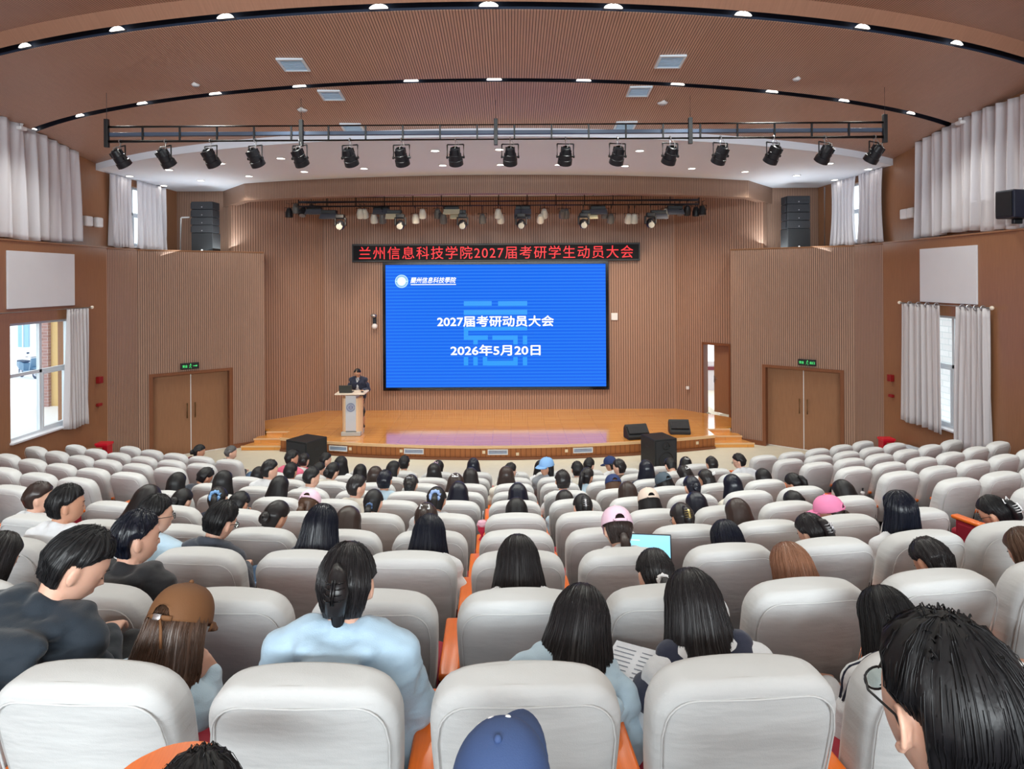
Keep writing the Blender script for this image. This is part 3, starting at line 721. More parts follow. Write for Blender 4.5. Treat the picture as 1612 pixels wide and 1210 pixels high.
def line_array(px0, px1, ptop, label, s):
    d = 16.6; a, b = P(px0, 388, d), P(px1, 388, d); x = (a.x + b.x) / 2; w = b.x - a.x; zt = P((px0 + px1) / 2, ptop, d).z; z0 = ZL + 0.02
    H = zt - z0
    r = empty('line_array_speaker', (x, d, z0), math.radians(0), label, 'loudspeaker', 'line array loudspeakers on the side ledges')
    bm = NB(); hb = H * 0.38; box(bm, -w / 2, w / 2, 0, 0.45, 0, hb, 0.012); cb = mk('bass_cabinet', bm, plain('black textured cabinet', srgb(24, 26, 30), 0.55), r)
    bm = NB(); cyl(bm, (0, -0.006, 0.05), (0, 0.01, 0.05), 0.025, n=14); mk('badge', bm, M_PLASTIC, cb)
    k = 4; hh = (H - hb) / k
    for i in range(k):
        bm = NB(); z = hb + i * hh; box(bm, -w / 2, w / 2, 0.0, 0.4, z + 0.006, z + hh - 0.002, 0.012)
        c = mk('array_module', bm, plain('black perforated grille', srgb(34, 36, 42), 0.6), r)
        bm = NB(); cyl(bm, (0, -0.004, z + 0.06), (0, 0.01, z + 0.06), 0.016, n=14); mk('badge', bm, M_STEEL, c)
        bm = NB(); xx = -w / 2 * 1.06 * 1; box(bm, xx - 0.02, xx + 0.01, 0.05, 0.12, z + 0.02, z + hh - 0.03, 0.004); mk('rigging_bracket', bm, M_DARK, c)
line_array(301, 335, 317, 'tall black line array loudspeaker on the left ledge beside white pipe', -1)
line_array(1240, 1276, 308, 'tall black line array loudspeaker on the right ledge', 1)
bm = NB(); a, b, c = P(283.5, 393, 16.9), P(285, 343, 16.9), P(298, 342, 16.9)
a.z = ZL + 0.02; tube(bm, [a, b, b + Vector((0.02, 0, 0.01)), c], 0.02, 8); tag(mk('white_pipe', bm, M_PLASTIC, smooth=True), 'bent white pipe rising from the left ledge beside the line array', 'pipe')
bm = NB(); a = P(1298, 384, 16.6); a.z = ZL + 0.02; b = P(1298, 294, 16.6); tube(bm, [a, b], 0.018, 8); tag(mk('conduit_pipe', bm, M_STEEL, smooth=True), 'thin vertical metal pipe beside the upper right curtain', 'pipe')
# wall loudspeaker high on the right wall
p = P(1586, 327, 9.9); r = empty('wall_speaker', (UR - 0.02, 10.42, CZ + 0.83), 0, 'dark blue black loudspeaker on a bracket high on the right wall', 'loudspeaker')
bm = NB(); box(bm, -0.52, -0.14, -0.13, 0.19, 0.1, 0.55, 0.02, M=Matrix.Rotation(math.radians(12), 4, 'Z')); cb = mk('cabinet', bm, plain('navy black cabinet', srgb(22, 28, 48), 0.4), r)
bm = NB(); box(bm, -0.545, -0.515, -0.1, 0.16, 0.13, 0.52, 0.004, M=Matrix.Rotation(math.radians(12), 4, 'Z')); mk('grille', bm, M_BLACK, cb)
bm = NB(); box(bm, -0.3, 0.02, 0.0, 0.06, 0.02, 0.1, 0.01); box(bm, -0.02, 0.02, -0.08, 0.14, -0.05, 0.2, 0.01); mk('bracket', bm, M_BLACK, r)

# stage front vents and sockets
VENT = [(531, 704), (650, 710), (782, 712), (916, 710)]
for i, (px, py) in enumerate(VENT):
    x = (px - 803) / F * (SF(-1) + 0.02); y = SF(x) + 0.028; x = (px - 803) / F * y
    r = empty('floor_vent', (x, y, 0.11), math.atan2((x - XC), 16.5), 'white louvred air vent in the stage front, %s of four from the left' % ORD[i + 1], 'air vent', 'air vents in the stage front')
    bm = NB(); w, h = 0.235, 0.125
    for q in ((-w, w, 0, 0.02), (-w, w, h - 0.02, h), (-w, -w + 0.02, 0.02, h - 0.02), (w - 0.02, w, 0.02, h - 0.02)): box(bm, q[0], q[1], -0.02, 0.01, q[2], q[3], 0.002)
    mk('vent_frame', bm, M_PLASTIC, r)
    bm = NB()
    for k in range(5): box(bm, -w + 0.02, w - 0.02, -0.008, 0.008, 0.024 + k * 0.018, 0.033 + k * 0.018)
    mk('louvres', bm, plain('pale blue louvre', srgb(170, 195, 225), 0.4), r)
SOCK = [(511, 702), (550, 704), (630, 709), (760, 711), (813, 716), (890, 709), (1016, 705), (1096, 702)]
for i, (px, py) in enumerate(SOCK):
    y = 15.1
    for _ in range(4): x = (px - 803) / F * y; y = SF(x) + 0.03
    bm = NB(); box(bm, -0.035, 0.035, -0.012, 0.004, -0.035, 0.035, 0.004); box(bm, -0.014, -0.006, -0.014, -0.01, -0.012, 0.006); box(bm, 0.006, 0.014, -0.014, -0.01, -0.012, 0.006)
    tag(mk('power_socket', bm, plain('cream socket plate', srgb(232, 212, 180), 0.4), loc=(x, y, 0.17 - (0.05 if i == 4 else 0)), rot=(0, 0, math.atan2(x - XC, 16.5))), 'small cream power socket in the stage front, %s from the left' % ORD[i + 1], 'power socket', 'power sockets in the stage front')
# things on the back wall
def wallbox(px, py, w, h, label, cat, name='wall_box', d=BY, mat=None, dep=0.05):
    p = P(px, py, d); bm = NB(); box(bm, -w / 2, w / 2, -dep, 0.0, -h / 2, h / 2, min(w, h, dep) * 0.2); o = mk(name, bm, mat or M_PLASTIC, loc=(p.x, d, p.z)); return tag(o, label, cat)
wallbox(967, 498, 0.19, 0.21, 'rounded white wireless box on the back wall right of the screen', 'wall box', 'wireless_box')
wallbox(1082, 610, 0.09, 0.09, 'tiny white switch plate on the right splayed stage wall', 'switch', 'switch_plate', 18.9)
r = empty('wall_camera', (P(590, 500, BY).x, BY, P(590, 512, BY).z), 0, 'dark bracket with a round white camera left of the screen', 'camera')
bm = NB(); box(bm, -0.05, 0.05, -0.05, 0, 0.0, 0.3, 0.01); tube(bm, [(-0.1 + 0.1, -0.05, 0.3), (0.0, -0.2, 0.3), (0.0, -0.2, 0.22)], 0.02, 8); mk('bracket', bm, M_DARK, r)
bm = NB(); ball(bm, (0.02, -0.12, -0.02), 0.085, 18, 12); h = mk('camera_head', bm, M_PLASTIC, r, True)
bm = NB(); ball(bm, (0.0, -0.16, 0.3), (0.1, 0.1, 0.06), 18, 10); mk('cover_dome', bm, M_STEEL, r, True)

# exit signs over the double doors
for s, nm in ((-1, 'left'), (1, 'right')):
    pt, mid, dz = DOORP[s]; tpx = 298 if s < 0 else 1270; tt = mid
    for _ in range(40): q = pt(tt, -0.03); e = 803 + q[0] / q[1] * F + ROLL * 140 * 0 - tpx; tt += (0.004 * e) * (1 if s > 0 else -1)
    q = pt(tt, -0.03); q2 = pt(mid + 1, -0.03)
    ang = math.atan2(q2[1] - q[1], q2[0] - q[0])
    if s > 0: ang += PI
    sp = P(298 if s < 0 else 1270, 579 if s < 0 else 570.5, q[1])
    r = empty('exit_sign', (q[0], q[1], dz + 0.10), ang, 'green lit exit sign with Chinese characters above the %s double door' % nm, 'exit sign', 'exit signs over the double doors')
    bm = NB(); box(bm, -0.2, 0.2, -0.03, 0.025, 0, 0.15, 0.006); cs = mk('sign_case', bm, M_BLACK, r)
    gr = emit('green exit glow', srgb(80, 235, 125), 0.85)
    tx = text_mesh('sign_text', '安全', 0.1, gr, cs, bold=0.002); fit_text(tx, 0.11, 0.065); tx.location = (-0.11 if s < 0 else -0.12, -0.033, 0.075)
    if s < 0:
        bm = NB(); box(bm, 0.07, 0.13, -0.034, -0.03, 0.068, 0.082); loft(bm, [[(0.13, -0.034, 0.05), (0.165, -0.034, 0.075), (0.13, -0.034, 0.10)], [(0.13, -0.03, 0.05), (0.165, -0.03, 0.075), (0.13, -0.03, 0.10)]]); mk('arrow', bm, gr, cs)
    else:
        tx = text_mesh('sign_text', '出口', 0.1, gr, cs, bold=0.002); fit_text(tx, 0.11, 0.065); tx.location = (0.12, -0.033, 0.075)
    bm = NB(); ball(bm, (0.012, -0.033, 0.118), (0.012, 0.003, 0.012), 10, 6)
    for a, b in (((0.01, 0.1), (0.0, 0.06)), ((0.0, 0.06), (0.025, 0.045)), ((0.025, 0.045), (0.02, 0.02)), ((0.0, 0.06), (-0.02, 0.035)), ((0.01, 0.098), (0.035, 0.085)), ((0.01, 0.098), (-0.02, 0.085))):
        tube(bm, [(a[0], -0.033, a[1]), (b[0], -0.033, b[1])], 0.006, 5)
    mk('running_figure', bm, gr, cs)

# fire boxes and wooden radiator covers along the side walls
for s, nm, px, py in ((-1, 'left', 173, 695), (1, 'right', 1397, 690)):
    x = XC + s * (HW - 0.24); y = 13.55
    r = empty('fire_extinguisher_box', (x, y, 0), 0, 'red fire extinguisher box with white characters by the %s side wall' % nm, 'fire box', 'red fire boxes beside the side walls')
    bm = NB(); box(bm, -0.12, 0.12, -0.09, 0.09, 0, 0.78, 0.008); bd = mk('box_body', bm, plain('fire red paint', srgb(196, 16, 40), 0.35), r)
    bm = NB(); box(bm, -0.135, 0.135, -0.11, 0.11, 0.78, 0.83, 0.008); mk('lid', bm, plain('fire red lid', srgb(214, 30, 50), 0.35), r)
    tx = text_mesh('box_text', '灭火器', 0.1, M_PLASTIC, bd, bold=0.002); fit_text(tx, 0.19, 0.075); tx.location = (0, -0.092, 0.6)
    r = empty('radiator_cover', (XC + s * (HW - 0.22), 12.6, 0), 0, 'orange brown wooden radiator cover along the %s side wall under the window' % nm, 'radiator cover')
    bm = NB(); box(bm, -0.16, 0.16, -1.5, 0.62, 0, 0.76, 0.004); mk('cover_body', bm, M_WALL, r, uv=True)
    bm = NB(); box(bm, -0.19, 0.17, -1.53, 0.65, 0.76, 0.80, 0.006); mk('cover_top', bm, M_DOOR, r, uv=True)
bm = NB(); box(bm, -0.13, 0.13, -0.2, 0.2, 0, 0.012, 0.002, M=Matrix.Rotation(0.4, 4, 'Z')); box(bm, -0.11, 0.1, -0.16, 0.14, 0.012, 0.02, M=Matrix.Rotation(0.1, 4, 'Z'))
tag(mk('paper_stack', bm, plain('bluish paper', srgb(205, 214, 226), 0.6), loc=(XR - 0.19, 12.85, 0.802)), 'loose sheets of paper lying on the right radiator cover', 'paper')
# small alarm devices on the side walls
for s, nm, ys in ((-1, 'left', ((598, 170), (637, 166))), (1, 'right', ((595, 1401), (623, 1402)))):
    for i, (py, px) in enumerate(ys):
        z = P(px, py, 13.7).z; bm = NB(); x = XC + s * HW; xa, xb = sorted((x, x - s * (0.07 if i else 0.09))); box(bm, xa, xb, 13.66, 13.78, z - (0.03 if i else 0.07), z + (0.03 if i else 0.07), 0.008)
        o = mk('fire_alarm', bm, plain('dark red plastic', srgb(140, 20, 24), 0.4), None); tag(o, '%s dark red fire alarm device on the %s side wall' % (('lower small', 'upper')[1 - i], nm), 'fire alarm')
bm = NB(); z = P(1418, 643, 12.9).z; box(bm, XR - 0.06, XR, 12.95, 13.25, z - 0.035, z + 0.035, 0.008); tag(mk('power_strip', bm, M_PLASTIC), 'small white power strip on the right side wall beside the curtain', 'power strip')
bm = NB(); z = P(1610, 549, 10.2).z; box(bm, XR - 0.05, XR, 10.0, 10.15, z - 0.02, z + 0.09, 0.01); cyl(bm, (XR, 10.08, z + 0.16), (XR - 0.05, 10.08, z + 0.16), 0.045, n=16); tag(mk('wall_detector', bm, M_PLASTIC), 'white detector and switch at the right edge on the right wall', 'detector')
# white painted panels over the lower windows
for s, nm, y0, y1, zt, zb in ((-1, 'left', 11.25, 12.98, CZ + 0.56, CZ - 0.46), (1, 'right', 11.2, 12.75, CZ + 0.55, CZ - 0.48)):
    x = XC + s * HW; xa, xb = sorted((x, x - s * 0.03)); bm = NB(); box(bm, xa, xb, y0, y1, zb, zt, 0.004)
    tag(mk('white_wall_panel', bm, M_PAINT), 'blank white panel on the %s side wall above the window' % nm, 'wall panel', 'white wall panels over the windows')

# windows, curtains
def window(n, x, s, y0, y1, z0, z1, mullion=True, tran=0.55, split=0.5):
    w = struct(empty('window_%d' % n)); dep = x + s * 0.12; a, b = sorted((dep - 0.03, dep + 0.03)); bm = NB(); t = 0.05
    box(bm, a, b, y0, y1, z0, z0 + t, 0.004); box(bm, a, b, y0, y1, z1 - t, z1, 0.004); box(bm, a, b, y0, y0 + t, z0 + t, z1 - t); box(bm, a, b, y1 - t, y1, z0 + t, z1 - t)
    if mullion:
        ym = y0 + (y1 - y0) * split; zm = z0 + (z1 - z0) * tran
        box(bm, a, b, ym - 0.03, ym + 0.03, z0 + t, z1 - t); box(bm, a, b, y0 + t, y1 - t, zm - 0.03, zm + 0.03)
        box(bm, a - 0.01, b + 0.01, ym + 0.03, ym + 0.07, z0 + t, zm - 0.03); box(bm, a - 0.01, b + 0.01, y1 - t - 0.04, y1 - t, z0 + t, zm - 0.03)
        box(bm, a - 0.01, b + 0.01, ym + 0.07, y1 - t - 0.04, z0 + t, z0 + t + 0.04); box(bm, a - 0.01, b + 0.01, ym + 0.07, y1 - t - 0.04, zm - 0.07, zm - 0.03)
    mk('window_frame', bm, M_ALU, w)
    bm = NB(); box(bm, dep - 0.003, dep + 0.003, y0 + t, y1 - t, z0 + t, z1 - t); mk('window_glass', bm, M_GLASS, w)
    bm = NB(); xa, xb = sorted((x - s * 0.06, x + s * 0.29)); box(bm, xa, xb, y0 - 0.02, y1 + 0.02, z0 - 0.03, z0 + 0.005, 0.005); mk('window_sill', bm, M_PAINT, w)
window(1, XL, -1, 11.33, 12.95, 1.37, CZ - 0.72, split=0.53); window(2, XR, 1, 11.2, 12.75, 1.37, CZ - 0.72)
window(3, UL, -1, *UW[-1][0]); window(4, UL, -1, *UW[-1][1]); window(5, UR, 1, *UW[1][0]); window(6, UR, 1, *UW[1][1])
def curtain(name, x, s, y0, y1, ztop, zbot, folds, amp, mat, label, group=None, flare=0.0, ragged=0.03, seed=1, n=160, rows=16, taper=0.0, parent=None):
    rnd = random.Random(seed); bm = NB(); ph = [rnd.uniform(0, 6.28) for _ in range(6)]
    front, back = [], []
    zt = ztop if callable(ztop) else (lambda y: ztop)
    for j in range(rows + 1):
        v = j / rows; r = []; rb = []
        for i in range(n + 1):
            u = i / n; w = (y1 - y0) * (1 + flare * v - taper * math.sin(PI * v) * 0.3); yc = (y0 + y1) / 2; y = yc + (u - 0.5) * w
            y += 0.25 * (w / folds) * math.sin(2 * PI * folds * u + ph[4] + 1.3) * v * 0.6
            a = amp * (0.55 + 0.45 * v) * (1 + 0.3 * math.sin(3.1 * u * folds / 3 + ph[0]))
            d = a * math.sin(2 * PI * folds * u + ph[1] + 0.6 * math.sin(2.3 * v + ph[2]) + 0.8 * math.sin(5 * u + ph[3])) + 0.35 * a * math.sin(2 * PI * folds * 2.3 * u + ph[5] + 2 * v)
            zb = zbot + ragged * (math.sin(9 * u + ph[0]) + 0.5 * math.sin(31 * u + ph[2])) * 0.5
            z = zt(y) + (zb - zt(y)) * v
            X = x - s * (amp * 1.6 + 0.03) + s * d
            r.append((X, y, z)); rb.append((X + s * 0.012, y, z))
        front.append(r); back.append(rb)
    fv = [[bm.verts.new(p) for p in r] for r in front]; bv = [[bm.verts.new(p) for p in r] for r in back]
    for j in range(rows):
        for i in range(n):
            bm.faces.new((fv[j][i], fv[j][i + 1], fv[j + 1][i + 1], fv[j + 1][i])); bm.faces.new((bv[j][i], bv[j + 1][i], bv[j + 1][i + 1], bv[j][i + 1]))
    for i in range(n):
        bm.faces.new((fv[0][i], bv[0][i], bv[0][i + 1], fv[0][i + 1])); bm.faces.new((fv[-1][i], fv[-1][i + 1], bv[-1][i + 1], bv[-1][i]))
    for j in range(rows):
        bm.faces.new((fv[j][0], fv[j + 1][0], bv[j + 1][0], bv[j][0])); bm.faces.new((fv[j][-1], bv[j][-1], bv[j + 1][-1], fv[j + 1][-1]))
    o = mk(name, bm, mat, parent, smooth=True)
    if label: tag(o, label, 'curtain', group)
    return o
# depth along a side wall for a photograph column
def yat(px, x): return x / ((px - 803) / F)
ZR = CZ - 0.53
curtain('curtain', XL, -1, yat(107, XL + 0.12), yat(138, XL + 0.12), ZR, 1.30, 6, 0.045, M_CURT, 'narrow grey curtain drawn to the right side of the left wall window', seed=3, flare=0.12)
curtain('curtain', XR, 1, 10.85, 11.6, ZR, 1.12, 6, 0.045, M_CURT, 'right hand grey curtain of the lower right wall window', seed=4, flare=0.1)
curtain('curtain', XR, 1, 12.05, 13.22, ZR, 1.28, 7, 0.045, M_CURT, 'wide left hand grey curtain of the lower right wall window', seed=5, flare=0.06)
for s, nm, y0, y1 in ((-1, 'left', 10.6, 13.4), (1, 'right', 10.75, 13.3)):
    x = XC + s * HW; r = empty('curtain_rod', (x, (y0 + y1) / 2, ZR), 0, 'thin metal curtain rod across the %s side wall under the white panel' % nm, 'curtain rod')
    h = (y1 - y0) / 2; bm = NB(); cyl(bm, (-s * 0.1, -h, 0.01), (-s * 0.1, h, 0.01), 0.014, n=10); rod = mk('rod', bm, M_STEEL, r, True)
    for q in (-h, h):
        bm = NB(); ball(bm, (-s * 0.1, q, 0.01), 0.035, 12, 8); mk('finial', bm, plain('cream finial', srgb(236, 222, 205), 0.3), rod, True)
        bm = NB(); cyl(bm, (0, q * 0.93, 0.01), (-s * 0.1, q * 0.93, 0.01), 0.01, n=8); mk('bracket', bm, M_STEEL, r)
    if s > 0:
        for k in range(4):
            for base, st in ((12.15, 0.27), (10.95, 0.17)):
                bm = NB(); yy = base + k * st - (y0 + y1) / 2; tube(bm, [(-s * 0.1 + 0.045 * math.cos(2 * PI * a / 16) , yy, -0.005 + 0.045 * math.sin(2 * PI * a / 16)) for a in range(16)], 0.009, 6, closed=True); mk('eyelet_ring', bm, M_STEEL, r, True)
curtain('curtain', UL, -1, 9.2, yat(127, UL + 0.2), lambda y: CZ + 2.93 + (-0.0 if y < 11.6 else -0.13 * (y - 11.6)), ZL + 0.08, 13, 0.075, M_CURT2, 'wide silvery curtain hanging from the ceiling at the upper left edge', seed=6, ragged=0.05, rows=20, n=260)
curtain('curtain', UR, 1, 9.75, yat(1440, UR - 0.2), lambda y: CZ + 2.93 + (-0.0 if y < 11.6 else -0.13 * (y - 11.6)), ZL + 0.08, 13, 0.075, M_CURT2, 'wide silvery curtain hanging from the ceiling on the upper right wall', seed=7, ragged=0.05, rows=20, n=260)
curtain('curtain', UL, -1, yat(174, UL + 0.1), yat(207, UL + 0.1), CZ + 2.44, ZL + 0.08, 5, 0.05, M_CURT2, 'narrow silvery curtain at the upper left beside the bright slit, nearer the viewer', seed=8, taper=0.2)
curtain('curtain', UL, -1, yat(217, UL + 0.1), yat(262, UL + 0.1), CZ + 2.44, ZL + 0.08, 6, 0.06, M_CURT2, 'silvery curtain at the upper left beside the bright slit, nearer the stage', seed=9)
curtain('curtain', UR, 1, yat(1392, UR - 0.1), yat(1352, UR - 0.1) - 0.03, CZ + 2.44, ZL + 0.08, 6, 0.06, M_CURT2, 'gathered silvery curtain at the upper right, the half nearer the viewer', seed=10, taper=0.5)
curtain('curtain', UR, 1, yat(1350, UR - 0.1), yat(1312, UR - 0.1), CZ + 2.44, ZL + 0.08, 6, 0.06, M_CURT2, 'gathered silvery curtain at the upper right, the half nearer the stage', seed=11, taper=0.5)
# white boxes on the upper piers
for s, nm, lst in ((-1, 'left', ((141, 348, 0.24, 'larger'), (158, 350, 0.2, 'smaller'))), (1, 'right', ((1423, 337, 0.24, 'larger'), (1433, 335, 0.2, 'smaller')))):
    for px, py, w, sz in lst:
        x = XC + s * RX; y = yat(px, x - s * 0.1); z = P(px, py, y).z; xa, xb = sorted((x, x - s * 0.12)); bm = NB(); box(bm, xa, xb, y - w / 2, y + w / 2, z - 0.11, z + 0.11, 0.03, 3)
        tag(smooth_by_angle(mk('wall_control_box', bm, M_PLASTIC)), '%s white box on the upper %s wall between the two curtains' % (sz, nm), 'wall box')

# outside the left window: yard wall, brick pier, yellow pier, parked scooter; outside the right: pale brick wall
def outside():
    g = NB(); box(g, -40, XL - 0.35, -5, 45, -0.3, 0.9); struct(mk('ground_outside', g, plain('pale paving', srgb(222, 222, 224), 0.8, var=0.03)))
    m, nt, b = newmat('red brown brick'); uv = nt.nodes.new('ShaderNodeTexCoord').outputs['UV']; br = nt.nodes.new('ShaderNodeTexBrick'); nt.links.new(uv, br.inputs['Vector'])
    br.inputs['Scale'].default_value = 1; br.inputs['Brick Width'].default_value = 0.26; br.inputs['Row Height'].default_value = 0.08; br.inputs['Mortar Size'].default_value = 0.008
    br.inputs['Color1'].default_value = srgb(170, 128, 122); br.inputs['Color2'].default_value = srgb(156, 116, 112); br.inputs['Mortar'].default_value = srgb(180, 165, 162); nt.links.new(br.outputs[0], b.inputs['Base Color']); b.inputs['Roughness'].default_value = 0.8
    bm = NB(); box(bm, -12.5, -12.2, 17.1, 17.6, 0.9, 6); w = mk('outside_wall_brick', bm, m, uv=True); struct(w)
    bm = NB(); box(bm, -12.2, -10.6, 17.2, 17.6, 0.9, 6); struct(mk('outside_wall_yellow', bm, plain('pale yellow render', srgb(222, 190, 130), 0.8)))
    bm = NB(); box(bm, -30, -18, 25, 25.4, 0.9, 7); struct(mk('outside_wall_far', bm, plain('white render', srgb(240, 242, 245), 0.8)))
    wn = struct(empty('window_7')); bm = NB(); box(bm, -18.95, -18.55, 24.93, 25.0, 1.7, 2.6); mk('window_glass', bm, plain('pale blue glass', srgb(150, 190, 205), 0.1), wn)
    bm = NB(); box(bm, -18.77, -18.73, 24.9, 24.95, 1.7, 2.6); mk('window_frame', bm, M_PAINT, wn)
    d = 22.3; c = P(45, 586, d); r = empty('motor_scooter', (c.x, d, 0.9), math.radians(62), 'pale grey blue motor scooter parked outside the left window', 'motor scooter')
    r.scale = (0.72, 0.72, 0.72)
    gb = plain('grey blue scooter paint', srgb(96, 128, 150), 0.3); blk = plain('dark rubber', srgb(60, 70, 80), 0.7)
    for yy in (-0.62, 0.62):
        bm = NB(); tube(bm, [(0, yy + 0.2 * math.cos(2 * PI * k / 24), 0.25 + 0.2 * math.sin(2 * PI * k / 24)) for k in range(24)], 0.05, 8, closed=True); w = mk('wheel', bm, blk, r, True)
        bm = NB(); cyl(bm, (-0.04, yy, 0.25), (0.04, yy, 0.25), 0.12, n=16); mk('hub', bm, M_STEEL, w)
    bm = NB(); loft(bm, [[(-0.14, 0.15, 0.35), (0.14, 0.15, 0.35), (0.14, 0.15, 0.7), (-0.14, 0.15, 0.7)], [(-0.17, 0.5, 0.4), (0.17, 0.5, 0.4), (0.16, 0.5, 0.78), (-0.16, 0.5, 0.78)], [(-0.08, 0.9, 0.55), (0.08, 0.9, 0.55), (0.08, 0.9, 0.74), (-0.08, 0.9, 0.74)]])
    box(bm, -0.15, 0.15, -0.35, 0.2, 0.28, 0.36, 0.02); loft(bm, [[(-0.18, -0.35, 0.3), (0.18, -0.35, 0.3), (0.18, -0.42, 0.3), (-0.18, -0.42, 0.3)], [(-0.15, -0.5, 0.98), (0.15, -0.5, 0.98), (0.15, -0.6, 0.98), (-0.15, -0.6, 0.98)]])
    box(bm, -0.1, 0.1, -0.82, -0.45, 0.47, 0.53, 0.02); mk('body', bm, gb, r)
    bm = NB(); box(bm, -0.14, 0.14, 0.1, 0.8, 0.74, 0.83, 0.04); mk('seat', bm, blk, r)
    bm = NB(); tube(bm, [(-0.32, -0.42, 1.06), (-0.1, -0.52, 1.02), (0.1, -0.52, 1.02), (0.32, -0.42, 1.06)], 0.02, 8); mk('handlebar', bm, blk, r)
    for sx in (-0.26, 0.26): bm = NB(); cyl(bm, (sx, -0.46, 1.05), (sx, -0.5, 1.2), 0.008, n=6); box(bm, sx - 0.06, sx + 0.06, -0.51, -0.49, 1.2, 1.28, 0.008); mk('mirror', bm, blk, r)
    m2, nt, b = newmat('pale facing brick'); uv = nt.nodes.new('ShaderNodeTexCoord').outputs['UV']; br = nt.nodes.new('ShaderNodeTexBrick'); nt.links.new(uv, br.inputs['Vector'])
    br.inputs['Scale'].default_value = 1; br.inputs['Brick Width'].default_value = 0.5; br.inputs['Row Height'].default_value = 0.16; br.inputs['Mortar Size'].default_value = 0.012
    br.inputs['Color1'].default_value = srgb(236, 238, 242); br.inputs['Color2'].default_value = srgb(225, 226, 230); br.inputs['Mortar'].default_value = srgb(205, 215, 220); nt.links.new(br.outputs[0], b.inputs['Base Color'])
    bm = NB(); box(bm, 11.5, 11.9, 8, 26, 0, 4.4); struct(mk('outside_wall_right', bm, m2, uv=True))
outside()

# ---------------------------------------------------------------- ceiling fittings
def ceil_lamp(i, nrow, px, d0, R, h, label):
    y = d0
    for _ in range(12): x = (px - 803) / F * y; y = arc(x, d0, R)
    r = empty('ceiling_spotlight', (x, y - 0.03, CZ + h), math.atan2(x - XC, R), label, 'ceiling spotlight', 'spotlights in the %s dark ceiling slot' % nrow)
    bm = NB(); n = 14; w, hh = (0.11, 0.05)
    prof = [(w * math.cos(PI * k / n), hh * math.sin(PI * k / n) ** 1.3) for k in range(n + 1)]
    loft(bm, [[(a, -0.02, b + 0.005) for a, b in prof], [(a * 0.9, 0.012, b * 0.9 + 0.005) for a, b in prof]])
    mk('scallop_glow', bm, emit('light scallop glow', (1, 0.97, 0.9, 1), 2.2), r)  # scallop of light on the slot face, modelled as a glowing half dome
    bm = NB(); box(bm, -w - 0.01, w + 0.01, 0.0, 0.022, 0.0, 0.008); cyl(bm, (0, 0.005, hh), (0, 0.005, hh + 0.1), 0.03, n=10); mk('lamp_housing', bm, M_DARK, r)
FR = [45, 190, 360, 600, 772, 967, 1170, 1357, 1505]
for i, px in enumerate(FR): ceil_lamp(i, 'near', px, 7.40, 16.1, 3.10, 'spotlight with shaped glow in the dark ceiling slot nearer the viewer, %s from the left' % ORD[i + 1])
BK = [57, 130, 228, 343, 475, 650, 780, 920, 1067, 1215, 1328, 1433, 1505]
for i, px in enumerate(BK): ceil_lamp(i, 'far', px, 9.34, 14.2, 2.86, 'spotlight with shaped glow in the dark ceiling slot nearer the stage, %s from the left' % ORD[i + 1])
WL = [(204, 277), (266, 267), (258, 292), (316, 284), (348, 257), (392, 277), (442, 249), (479, 270), (573, 265), (685, 237), (697, 260), (786, 235), (788, 259), (879, 259), (984, 261), (1007, 237), (1089, 265), (1173, 270), (1254, 276), (1306, 257), (1367, 266), (1314, 283)]
WL.sort()
for i, (px, py) in enumerate(WL):
    u, v = px - 803, py - 440; v2 = v + ROLL * u; d = -2.455 * F / v2; x = (u - ROLL * v) / F * d
    r = empty('ceiling_downlight', (x, d, ZW), 0, 'small bright round downlight in the white ceiling, %s from the left' % (ORD[i + 1] if i + 1 < len(ORD) else ('%s from the right' % ORD[len(WL) - i]).replace(' from the right', '')), 'ceiling downlight', 'downlights in the white ceiling')
    if i + 1 >= len(ORD): r['label'] = 'small bright round downlight in the white ceiling, %s from the right' % ORD[len(WL) - i]
    bm = NB(); cyl(bm, (0, 0, -0.012), (0, 0, 0.003), 0.075, n=20); mk('lamp_disc', bm, emit('downlight glow', (1, 0.96, 0.86, 1), 6.0), r)
    bm = NB(); tube(bm, [(0.085 * math.cos(2 * PI * k / 24), 0.085 * math.sin(2 * PI * k / 24), -0.006) for k in range(24)], 0.012, 6, closed=True); mk('lamp_rim', bm, M_PLASTIC, r, True)
def on_ceiling(px, py, hf):
    u, v = px - 803, py - 440; v2 = v + ROLL * u; u2 = u - ROLL * v; h = 3.0
    for _ in range(30):
        d = -h * F / v2; x = u2 / F * d; h = hf(x, d)
    return x, d, CZ + h
def h2(x, d):
    a, b = arc(x, 7.44, 16.1), arc(x, 9.2, 14.3); t = (d - a) / (b - a); return 3.10 + (2.86 - 3.10) * t
def h3(x, d):
    a, b = arc(x, 9.38, 14.2), arc(x, 11.15, 13.9); t = (d - a) / (b - a); return 2.86 + (2.60 - 2.86) * t
